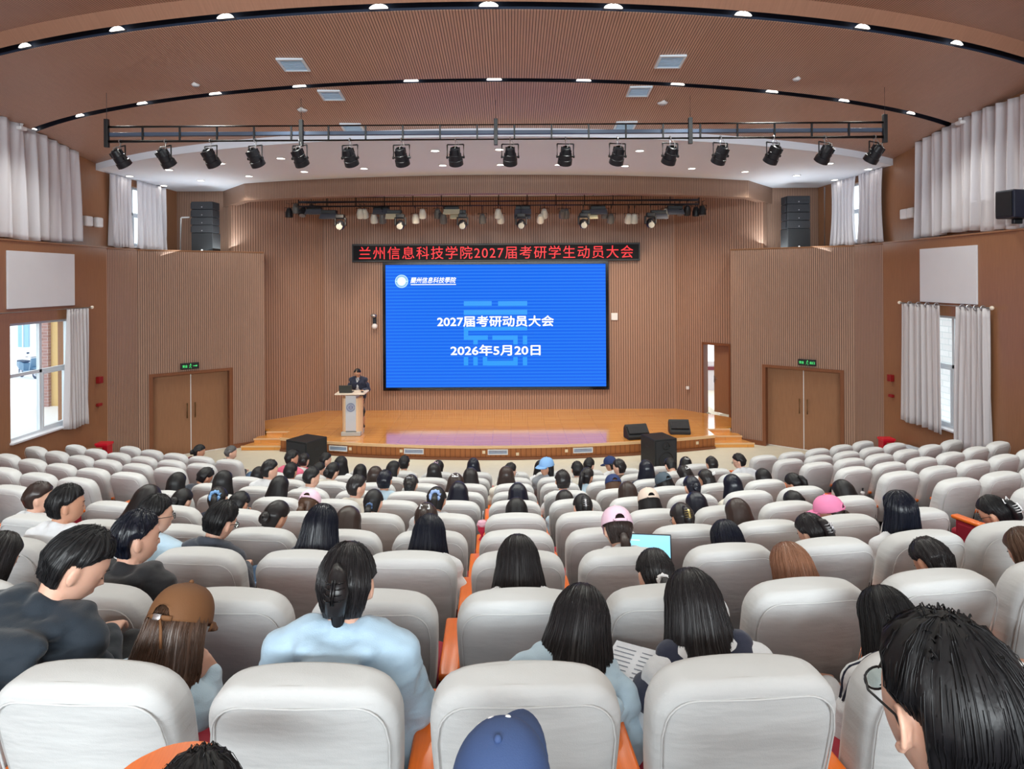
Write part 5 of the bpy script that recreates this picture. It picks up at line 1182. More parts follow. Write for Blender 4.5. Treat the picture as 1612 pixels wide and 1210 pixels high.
def figure(J, vox=0.012, hi=False, fem=True, legs=True, cvox=0.014, hood=False, wide=1.0, bulk=1.0, shirt_len=0.5, collar=False, sleeves=1.0, seed=1, jacket=False):
    bm = NB(); r = wide
    # trunk as lofted ellipses
    def trunk(bm, f):
        prof = [('hip', 0.165, 0.115, -0.06), ('hip', 0.17, 0.12, 0.02), ('waist', 0.14, 0.10, 0.0), ('chest', 0.165, 0.11, -0.03), ('chest', 0.175, 0.115, 0.03)]
        rings = []
        for k, a, b, dz in prof:
            c = J[k]; rings.append([c + Vector((a * f * r * math.cos(2 * PI * i / 20), b * f * math.sin(2 * PI * i / 20), dz)) for i in range(20)])
        c = (J['shl'] + J['shr']) / 2; ax = (J['shr'] - J['shl']).normalized()
        rings.append([c + ax * ((J['shr'] - J['shl']).length / 2 + 0.005) * math.cos(2 * PI * i / 20) * 0.95 + Vector((0, 0.085 * f * math.sin(2 * PI * i / 20), 0.01)) for i in range(20)])
        c = J['neck'] * 0.5 + c * 0.5 + Vector((0, 0, 0.02)); rings.append([c + ax * 0.11 * f * math.cos(2 * PI * i / 20) + Vector((0, 0.065 * f * math.sin(2 * PI * i / 20), 0.0)) for i in range(20)])
        c = J['neck'] + Vector((0, 0, 0.02)); rings.append([c + ax * 0.06 * math.cos(2 * PI * i / 20) + Vector((0, 0.058 * math.sin(2 * PI * i / 20), 0.0)) for i in range(20)])
        loft(bm, rings)
    trunk(bm, 1.0)
    nk = J['neck'] - Vector((0, 0, 0.03)); hb = J['H'] @ Vector((0, -0.012, -0.05)); limb(bm, [nk, (nk + hb) / 2, hb], [0.058, 0.052, 0.054])
    head_bm(bm, J['H'], 2 if vox < 0.006 else hi, fem)
    for n in 'lr':
        limb(bm, [J['neck'] - Vector((0, 0, 0.02)), J['sh' + n]], [0.045, 0.05]); limb(bm, [J['sh' + n], (J['sh' + n] + J['elb' + n]) / 2, J['elb' + n]], [0.052, 0.046, 0.038]); limb(bm, [J['elb' + n], J['elb' + n] * 0.6 + J['wr' + n] * 0.4, J['wr' + n]], [0.038, 0.037, 0.026])
        d, u, c = J['hd' + n]; hand_bm(bm, J['wr' + n], d, u, c, side=(1 if n == 'r' else -1))
        if legs:
            limb(bm, [J['hipj' + n], J['knee' + n]], [0.085, 0.055]); limb(bm, [J['knee' + n], J['knee' + n] * 0.6 + J['ank' + n] * 0.4, J['ank' + n]], [0.055, 0.054, 0.036]); limb(bm, [J['ank' + n] - Vector((0, 0.03, 0.04)), J['toe' + n]], [0.036, 0.03])
    body = evaluate(bm, vox, 1 if hi else 2, fac=0.4)
    # clothes on the upper body
    bm = NB(); trunk(bm, 1.14 * bulk)
    for n in 'lr':
        e = J['elb' + n]; w = e + (J['wr' + n] - e) * sleeves * 0.95
        limb(bm, [J['sh' + n], (J['sh' + n] + e) / 2, e], [0.066 * bulk, 0.061 * bulk, 0.054 * bulk])
        limb(bm, [J['neck'] + Vector((0, -0.01, 0.0)), J['neck'].lerp(J['sh' + n], 0.5) + Vector((0, 0, 0.01)), J['sh' + n]], [0.058, 0.062 * bulk, 0.066 * bulk])
        if sleeves > 0.1: limb(bm, [e, e * 0.5 + w * 0.5, w], [0.056 * bulk, 0.052 * bulk, 0.042 * bulk])
    c = J['neck']; ax = (J['shr'] - J['shl']).normalized()
    if hood:
        for k in range(9):
            a = PI * (0.93 + 1.14 * k / 8); p = c + ax * 0.115 * math.cos(a) + Vector((0, 0.10 * math.sin(a), 0.012 - 0.045 * abs(math.sin(a)))); ball(bm, p, (0.052, 0.05, 0.036), 12, 8)
        for k, (w, yy, zz, rr) in enumerate(((0.13, -0.155, -0.05, 0.055), (0.115, -0.175, -0.10, 0.05), (0.075, -0.175, -0.155, 0.045))): ball(bm, c + Vector((0, yy * (0.6 + 0.4 * bulk), zz)), (w * bulk, rr, 0.055), 18, 10)
    elif collar:
        for k in range(16):
            a = 2 * PI * k / 16; ball(bm, c + ax * 0.068 * math.cos(a) + Vector((0, 0.062 * math.sin(a), 0.02 - 0.03 * math.sin(a))), (0.02, 0.018, 0.032), 8, 6)
    top = evaluate(bm, cvox, 3, disp=(0.008 if hi else 0.006) * (1.3 if hood or jacket else 1.0), seed=seed)
    tr = None
    if legs:
        bm = NB()
        for n in 'lr': limb(bm, [J['hipj' + n] + Vector((0, -0.04, 0)), J['knee' + n]], [0.105, 0.072]); limb(bm, [J['knee' + n], J['ank' + n]], [0.072, 0.05])
        ball(bm, J['hip'], (0.18, 0.13, 0.11), 18, 12); tr = evaluate(bm, cvox, 3, disp=0.005, seed=seed + 3)
    return body, top, tr

def hash3(a, b, c=0): return noise.noise(Vector((a * 1.7 + 3.3, b * 1.3 - 2.1, c * 0.9 + 5.2)))
def hair_shell(bm, M, L=0.0, style='short', seed=0, n=72, strands=0, sx=1.0, groove=0.003, part=0.0):
    """rings from the crown down to z=-L in head space"""
    rings = []; zt = 0.131; rows = 26 if L < 0.1 else 40
    for j in range(rows + 1):
        t = j / rows
        z = zt * math.cos(min(1, t / 0.42) * PI / 2) if t < 0.42 else -(t - 0.42) / 0.58 * L
        up = max(0.0, z)
        R = math.sqrt(max(0.0004, 1 - (up / zt) ** 2))
        rx = (0.101 if style in ('long', 'bob') else 0.094) * R; rb = 0.110 * R; rf = 0.106 * R; yc = 0.0
        if z < 0.075: k = min(1, (0.075 - z) / 0.06); rf = rf * (1 - k) + (0.030 if style in ('long', 'bob') else 0.002) * k
        if z < 0:
            s = min(1, -z / max(0.05, L))
            if style == 'short': rx *= 1 - 0.22 * s; rb *= 1 - 0.30 * s; rf = 0.002 - 0.05 * s
            elif style == 'tied': rx *= 1 - 0.30 * s; rb *= 1 - 0.35 * s; rf = -0.002 - 0.045 * s
            elif style == 'bob': rx *= 1 + 0.10 * math.sin(PI * s * 0.8); rb *= 1 - 0.12 * s; rf = 0.03 - 0.03 * s
            else:
                rx *= (1.0 + 0.05 * s + 0.34 * min(1, -z / 0.17)) * (1 - 0.25 * max(0, s - 0.8) / 0.2); rb *= 1 - 0.10 * min(1, -z / 0.13); rf = 0.03 - 0.075 * min(1, max(0, (-z - 0.08) / 0.08))
                if z < -0.12: yc = -0.01 * s
        r = []
        for i in range(n):
            a = 2 * PI * i / n; sx_, cy = math.sin(a), math.cos(a)
            g = groove * (math.sin(a * 31 + 3 * hash3(a * 2, z * 9, seed)) * 0.5 + 1.6 * hash3(math.cos(a) * 6, math.sin(a) * 6, seed + z * 4)) * min(1, R * 2)
            if style == 'short': g += 0.007 * hash3(math.cos(a) * 4 + seed, math.sin(a) * 4, z * 26) * min(1, R * 1.5)
            if style in ('short', 'tied') and z < 0.03 and cy > -0.45:
                km = min(1, (0.03 - z) / 0.02) * min(1, (cy + 0.45) / 0.2); g -= 0.03 * km
            x = (rx * sx + g) * sx_; y = yc + ((rf if cy > 0 else rb) + g) * (cy if cy < 0 or rf > 0 else cy)
            if cy > 0 and rf < 0: y = yc - abs(rf) * cy * -1 * -1
            zz = z
            if t > 0.9 and L > 0.1: zz += 0.035 * hash3(math.cos(a) * 3.3, math.sin(a) * 3.3, seed * 2.2) - 0.02 * sx_ * sx_
            if style == 'short' and z > 0.05: zz += 0.008 * hash3(x * 50, y * 50, seed)
            r.append(M @ Vector((x, y, zz)))
        rings.append(r)
    loft(bm, rings)
    rnd = random.Random(seed + 11)
    for k in range(strands):
        a = rnd.uniform(PI * 0.42, PI * 1.58) if style != 'short' else rnd.uniform(0, 2 * PI)
        j0 = rnd.randint(1, int(rows * 0.35)); j1 = rows - rnd.randint(0, int(rows * 0.25)); i = int(a / (2 * PI) * n) % n; pts = []
        drift = rnd.uniform(-2.5, 2.5)
        for j in range(j0, j1 + 1, 2):
            f = i + drift * (j - j0) / rows; i0 = int(math.floor(f)) % n; p = rings[j][i0].lerp(rings[j][(i0 + 1) % n], f - math.floor(f)); c = M @ Vector((0, -0.01, min(0.02, (M.inverted() @ p).z)))
            pts.append(p + (p - c).normalized() * (0.0015 + 0.0015 * math.sin(j * 0.7 + k)))
        if style == 'short' and len(pts) > 2: pts[-1] = pts[-1] + (pts[-1] - c).normalized() * rnd.uniform(0.001, 0.007)
        if len(pts) > 2: tube(bm, pts, [0.0006] + [rnd.uniform(0.0007, 0.0016)] * (len(pts) - 2) + [0.0003], 3)
    return rings
def messy_top(bm, M, seed, n=26, L=0.03):
    rnd = random.Random(seed)
    for k in range(n):
        a = rnd.uniform(0, 2 * PI); e = rnd.uniform(0.75, 1.5); d = Vector((math.cos(a) * math.cos(e), math.sin(a) * math.cos(e), math.sin(e)))
        p = Vector((d.x * 0.088, d.y * 0.104, d.z * 0.128)); tz = Vector((rnd.uniform(-1, 1), rnd.uniform(-1, 1), rnd.uniform(-0.3, 0.5))) * 0.7 + d * 0.15
        pts = [M @ p, M @ (p + tz * L * 0.5 + d * 0.004), M @ (p + tz * L + Vector((0, 0, -0.006)))]; tube(bm, pts, [0.0022, 0.0016, 0.0004], 4)
def build_hair(style, M, seed, hi):
    """returns {part: (mesh bm, material key)}; 'hair' first"""
    out = []; st = 260 if hi else 0; bm = NB(); nn = 96 if hi else 48
    if style == 'short': hair_shell(bm, M, 0.065, 'short', seed, nn, st, groove=0.002); messy_top(bm, M, seed, 70 if hi else 30, 0.024)
    elif style == 'crop': hair_shell(bm, M, 0.05, 'short', seed, nn, 0, groove=0.0015)
    elif style in ('long', 'longer', 'mid'): hair_shell(bm, M, {'mid': 0.21, 'long': 0.30, 'longer': 0.38}[style], 'long', seed, nn, st, groove=0.003)
    elif style == 'bob': hair_shell(bm, M, 0.15, 'bob', seed, nn, st, groove=0.003)
    elif style in ('bun', 'claw', 'pony', 'scrunchie', 'halfup', 'lowpony'):
        if style == 'halfup': hair_shell(bm, M, 0.30, 'long', seed, nn, st)
        else: hair_shell(bm, M, 0.085, 'tied', seed, nn, st, groove=0.0025)
        def q(x, y, z): return M @ Vector((x, y, z))
        if style == 'bun':
            tw = []
            for k in range(40): a = k * 0.55; rr = 0.008 + 0.028 * k / 40; tw.append(q(rr * math.cos(a), -0.115 - 0.016 * (1 - k / 40), -0.03 + rr * math.sin(a)))
            tube(bm, tw, 0.016, 8); ball(bm, q(0, -0.108, -0.03), (0.045, 0.028, 0.045), 14, 10)
        if style == 'claw':
            tube(bm, [q(0, -0.075, -0.09), q(0.0, -0.118, -0.05), q(0.005, -0.128, 0.0), q(0, -0.118, 0.045), q(-0.01, -0.10, 0.07)], [0.02, 0.032, 0.036, 0.028, 0.012], 12); messy_top(bm, M @ Matrix.Translation((0, -0.03, -0.02)), seed, 8, 0.04)
        if style in ('pony', 'scrunchie', 'lowpony'):
            z0 = {'pony': 0.055, 'scrunchie': 0.015, 'lowpony': -0.06}[style]
            tube(bm, [q(0, -0.085, z0), q(0, -0.135, z0 - 0.005), q(0.004, -0.150, z0 - 0.06), q(-0.006, -0.135, z0 - 0.16), q(0.01, -0.12, z0 - 0.28)], [0.02, 0.024, 0.034, 0.030, 0.006], 14)
    out.append(('hair', bm, None)); 
    return out
def build_extra(kind, M, col):
    """hair accessory or cap in head space"""
    def q(x, y, z): return M @ Vector((x, y, z))
    res = []
    if kind == 'scrunchie':
        bm = NB(); pts = []
        for k in range(28): a = 2 * PI * k / 28; rr = 0.04 + 0.007 * math.sin(9 * a); pts.append(q(rr * math.cos(a), -0.118 + 0.006 * math.sin(5 * a), 0.015 + rr * math.sin(a)))
        tube(bm, pts, [0.014 + 0.004 * math.sin(k * 2.3) for k in range(28)], 8, closed=True); res.append(('scrunchie', bm, col))
    if kind == 'low_scrunchie':
        bm = NB(); tube(bm, [q((0.024 + 0.004 * math.sin(9 * a)) * math.cos(a), -0.112, -0.055 + (0.024 + 0.004 * math.sin(9 * a)) * math.sin(a)) for a in [2 * PI * k / 24 for k in range(24)]], 0.010, 8, closed=True); res.append(('scrunchie', bm, col))
    if kind == 'claw_clip':
        bm = NB()
        for s in (-1, 1):
            for k in range(4): z = -0.022 + k * 0.016; tube(bm, [q(s * 0.004, -0.166, z), q(s * 0.018, -0.160, z), q(s * 0.030, -0.142, z + 0.003)], [0.003, 0.0028, 0.0012], 6)
            tube(bm, [q(s * 0.004, -0.164, -0.032), q(s * 0.004, -0.169, 0.0), q(s * 0.004, -0.162, 0.036)], 0.004, 6)
        res.append(('claw_clip', bm, col))
    if kind in ('bow', 'clip'):
        bm = NB()
        for s in (-1, 1): tube(bm, [q(s * 0.002, -0.108, 0.06), q(s * 0.03, -0.112, 0.082), q(s * 0.036, -0.112, 0.055), q(s * 0.002, -0.110, 0.052)], 0.007 if kind == 'bow' else 0.004, 6)
        ball(bm, q(0, -0.112, 0.056), 0.01, 8, 6); res.append(('hair_clip', bm, col))
    if kind in ('cap', 'cap_back', 'cap_strap'):
        bm = NB(); n = 48; rings = []; back = (kind != 'cap_front')
        for j in range(13):
            t = j / 12; z = 0.145 - 0.115 * t; R = max(0.0009, 1 - (abs(z - 0.02) / 0.1255) ** 2.5) ** 0.42 if z > 0.02 else 1.0
            r = []
            for i in range(n):
                a = 2 * PI * i / n; seam = 1 + 0.012 * (abs(math.sin(3 * a)) ** 0.3 - 1)
                zz = z - 0.012 * t * math.cos(a) * -1 * 0
                # opening at the back centre for the strap
                if math.cos(a) < -0.93 and t > 0.62: zz = z + 0.045 * (t - 0.62) / 0.38 * 1.0 * ((-math.cos(a) - 0.93) / 0.07) ** 0.5
                r.append(q(0.099 * R * seam * math.sin(a), (0.114 if math.cos(a) > 0 else 0.117) * R * seam * math.cos(a), zz))
            rings.append(r)
        inner = [[p.lerp(M @ Vector((0, 0, 0.02)), 0.035) for p in r] for r in rings[::-1]]
        loft(bm, rings + inner, cap=True); cap = ('cap_crown', bm, col)
        b2 = NB(); m = 17; up, dn = [], []
        for k in range(m):
            a = -1.05 + 2.1 * k / (m - 1); e = math.cos(a / 1.05 * PI / 2) ** 0.55
            for lst, dz in ((up, 0.004), (dn, -0.002)):
                lst.append([q(0.098 * math.sin(a) * (1 + 0.0 * e), 0.108 * math.cos(a), 0.034 + dz), q(0.1 * math.sin(a) * 0.98, 0.108 * math.cos(a) + 0.045 * e, 0.030 + dz - 0.003 * abs(a)), q(0.098 * math.sin(a) * 0.93, 0.108 * math.cos(a) + 0.085 * e, 0.018 + dz - 0.012 * abs(a))])
        loft(b2, [u + d[::-1] for u, d in zip(up, dn)])
        b3 = NB(); ball(b3, q(0, 0, 0.147), 0.009, 10, 6)
        b4 = NB(); tube(b4, [q(0.105 * math.sin(a), -0.118 * math.cos(a), 0.035) for a in [-0.42 + 0.84 * k / 8 for k in range(9)]], 0.0055, 6, flat=1.8)
        res += [cap, ('cap_visor', b2, col), ('cap_button', b3, col), ('cap_strap', b4, col)]
        if kind == 'cap_strap':
            b5 = NB(); box(b5, -0.014, 0.014, -0.004, 0.004, -0.009, 0.009, 0.002, M=M @ Matrix.Translation((-0.0, -0.124, 0.036))); res.append(('strap_buckle', b5, 'STEEL'))
            b6 = NB(); tube(b6, [q(0.01, -0.124, 0.034), q(0.03, -0.126, 0.0), q(0.045, -0.12, -0.05)], 0.005, 6); res.append(('strap_tail', b6, col))
    if kind == 'glasses':
        bm = NB()
        for s in (-1, 1):
            tube(bm, [q(s * 0.032 + 0.021 * math.cos(a), 0.102, 0.002 + 0.016 * math.sin(a)) for a in [2 * PI * k / 20 for k in range(20)]], 0.0018, 6, closed=True)
            tube(bm, [q(s * 0.053, 0.101, 0.008), q(s * 0.080, 0.06, 0.010), q(s * 0.087, 0.0, 0.008), q(s * 0.085, -0.012, -0.012)], 0.002, 6)
        tube(bm, [q(-0.009, 0.106, 0.005), q(0, 0.109, 0.008), q(0.009, 0.106, 0.005)], 0.0016, 6); res.append(('glasses', bm, 'black'))
        for s in (-1, 1): bm = NB(); cyl(bm, q(s * 0.032, 0.1035, 0.002), q(s * 0.032, 0.1045, 0.002), 0.0165, n=20); res.append(('glasses_lens', bm, 'GLASS'))
    if kind == 'mask':
        bm = NB(); loft(bm, [[q(0.05 * math.sin(a) * w, 0.055 + 0.055 * math.cos(a) * w * f, z) for a in [-1.5 + 3.0 * k / 12 for k in range(13)]] + [q(0.046 * math.sin(a) * w, 0.05 + 0.05 * math.cos(a) * w * f, z) for a in [1.5 - 3.0 * k / 12 for k in range(13)]] for z, w, f in ((-0.012, 1.3, 1.15), (-0.035, 1.35, 1.35), (-0.065, 1.15, 1.15), (-0.085, 0.9, 1.0))])
        res.append(('face_mask', bm, col))
    return res
CACHE = {}
def meshobj(name, me, mat, parent):
    o = bpy.data.objects.new(name, me); COL.objects.link(o); o.parent = parent
    if not me.materials: me.materials.append(mat)
    o.material_slots[0].link = 'OBJECT'; o.material_slots[0].material = mat; return o
def face_marks(M):
    def q(x, y, z): return M @ Vector((x, y, z))
    out = []
    for s in (-1, 1):
        a = NB(); b = NB(); out += [('eyebrow', a), ('eyelashes', b)]
        tube(a, [q(s * 0.014, 0.0925, 0.024), q(s * 0.028, 0.0925, 0.029), q(s * 0.044, 0.082, 0.026)], [0.0016, 0.003, 0.0012], 6)
        tube(b, [q(s * 0.021, 0.0875, 0.001), q(s * 0.031, 0.0895, -0.001), q(s * 0.042, 0.084, 0.001)], [0.0008, 0.0018, 0.0008], 6)
    return out
def person(x, y, z, rz, label, pk, hair='short', hcol='black', top='white', extras=(), hi=False, legs=True, trousers='charcoal', skin=None, opts=None, flip=False, group=None, seed=0, scale=1.0, name='person'):
    opts = dict(opts or {}); key = (tuple(sorted((k, str(v)) for k, v in pk.items())), hi, legs, tuple(sorted(opts.items())))
    if key not in CACHE:
        J = pose(**pk); CACHE[key] = (figure(J, opts.pop('vox', 0.0075 if hi else 0.013), hi, legs=legs, cvox=0.011 if hi else 0.016, **opts), J)
    (body, topm, tr), J = CACHE[key]
    r = empty(name, (x, y, z), rz, label, 'person', group); r.scale = (scale,) * 3
    b = meshobj('body', body, skin or SKIN, r)
    tn = {'hood': 'hooded_top', 'jacket': 'jacket', 'collar': 'shirt'}
    nm = 'hooded_top' if opts.get('hood') else 'jacket' if opts.get('jacket') else 'shirt'
    t = meshobj(nm, topm, C(top), r)
    if tr: meshobj('trousers', tr, C(trousers), r)
    if hi:
        for fk, fb in face_marks(J['H']): mk(fk, fb, HAIR['black'], b, True)
    hk = (key, hair, seed % 3, hi)
    if hair != 'none':
        if hk not in CACHE:
            bm = build_hair(hair, J['H'], seed % 3, hi)[0][1]; bmesh.ops.recalc_face_normals(bm, faces=bm.faces); me = bpy.data.meshes.new('hair'); bm.to_mesh(me); bm.free(); me.polygons.foreach_set('use_smooth', [True] * len(me.polygons)); CACHE[hk] = me
        h = meshobj('hair', CACHE[hk], HAIR[hcol], r)
    for kind, col in extras:
        ek = (key, kind)
        if ek not in CACHE:
            lst = []
            for nme, bm, c in build_extra(kind, J['H'], col):
                bmesh.ops.recalc_face_normals(bm, faces=bm.faces); me = bpy.data.meshes.new(nme); bm.to_mesh(me); bm.free(); me.polygons.foreach_set('use_smooth', [True] * len(me.polygons)); lst.append((nme, me, c if c in ('STEEL', 'GLASS', 'black') and nme in ('strap_buckle', 'glasses', 'glasses_lens') else None))
            CACHE[ek] = lst
        pr = None
        for nme, me, c in CACHE[ek]:
            mat = M_STEEL if c == 'STEEL' else M_GLASS if c == 'GLASS' else M_BLACK if c == 'black' else accent(col)
            e = meshobj(nme, me, mat, pr or (r if nme in ('cap_crown', 'glasses', 'face_mask') else (h if hair != 'none' else r)))
            if pr is None and nme in ('cap_crown', 'glasses'): pr = e
    return r, J
ACC = {'white': (238, 238, 240), 'pale pink': (240, 206, 226), 'pink': (240, 140, 185), 'denim blue': (62, 84, 130), 'navy': (34, 52, 100), 'light blue': (130, 175, 225), 'beige': (222, 202, 188), 'slate': (72, 86, 98), 'tan': (116, 76, 44), 'blue floral': (150, 175, 222), 'dusty blue': (84, 110, 150), 'dark': (24, 24, 28), 'silver': (200, 200, 206), 'gold': (200, 180, 120)}
def accent(c): return plain(c + ' accessory fabric', srgb(*ACC[c]), 0.75 if c not in ('silver', 'gold', 'dark') else 0.25, 0.6 if c in ('silver', 'gold') else 0.0, bmp=0.15, bscale=300)
POSES = {
 'up': dict(lean=0.02, pitch=0.05), 'down': dict(lean=0.14, pitch=0.42), 'dn2': dict(lean=0.22, pitch=0.62), 'tr': dict(lean=0.06, pitch=0.12, yaw=-0.75), 'tl': dict(lean=0.06, pitch=0.12, yaw=0.75),
 'sr': dict(lean=0.14, pitch=0.35, yaw=-0.3, roll=0.12, side=0.08), 'sl': dict(lean=0.14, pitch=0.35, yaw=0.3, roll=-0.12, side=-0.08), 'dn3': dict(lean=0.42, pitch=0.55), 'back': dict(lean=0.0, pitch=0.0, yaw=2.1)}
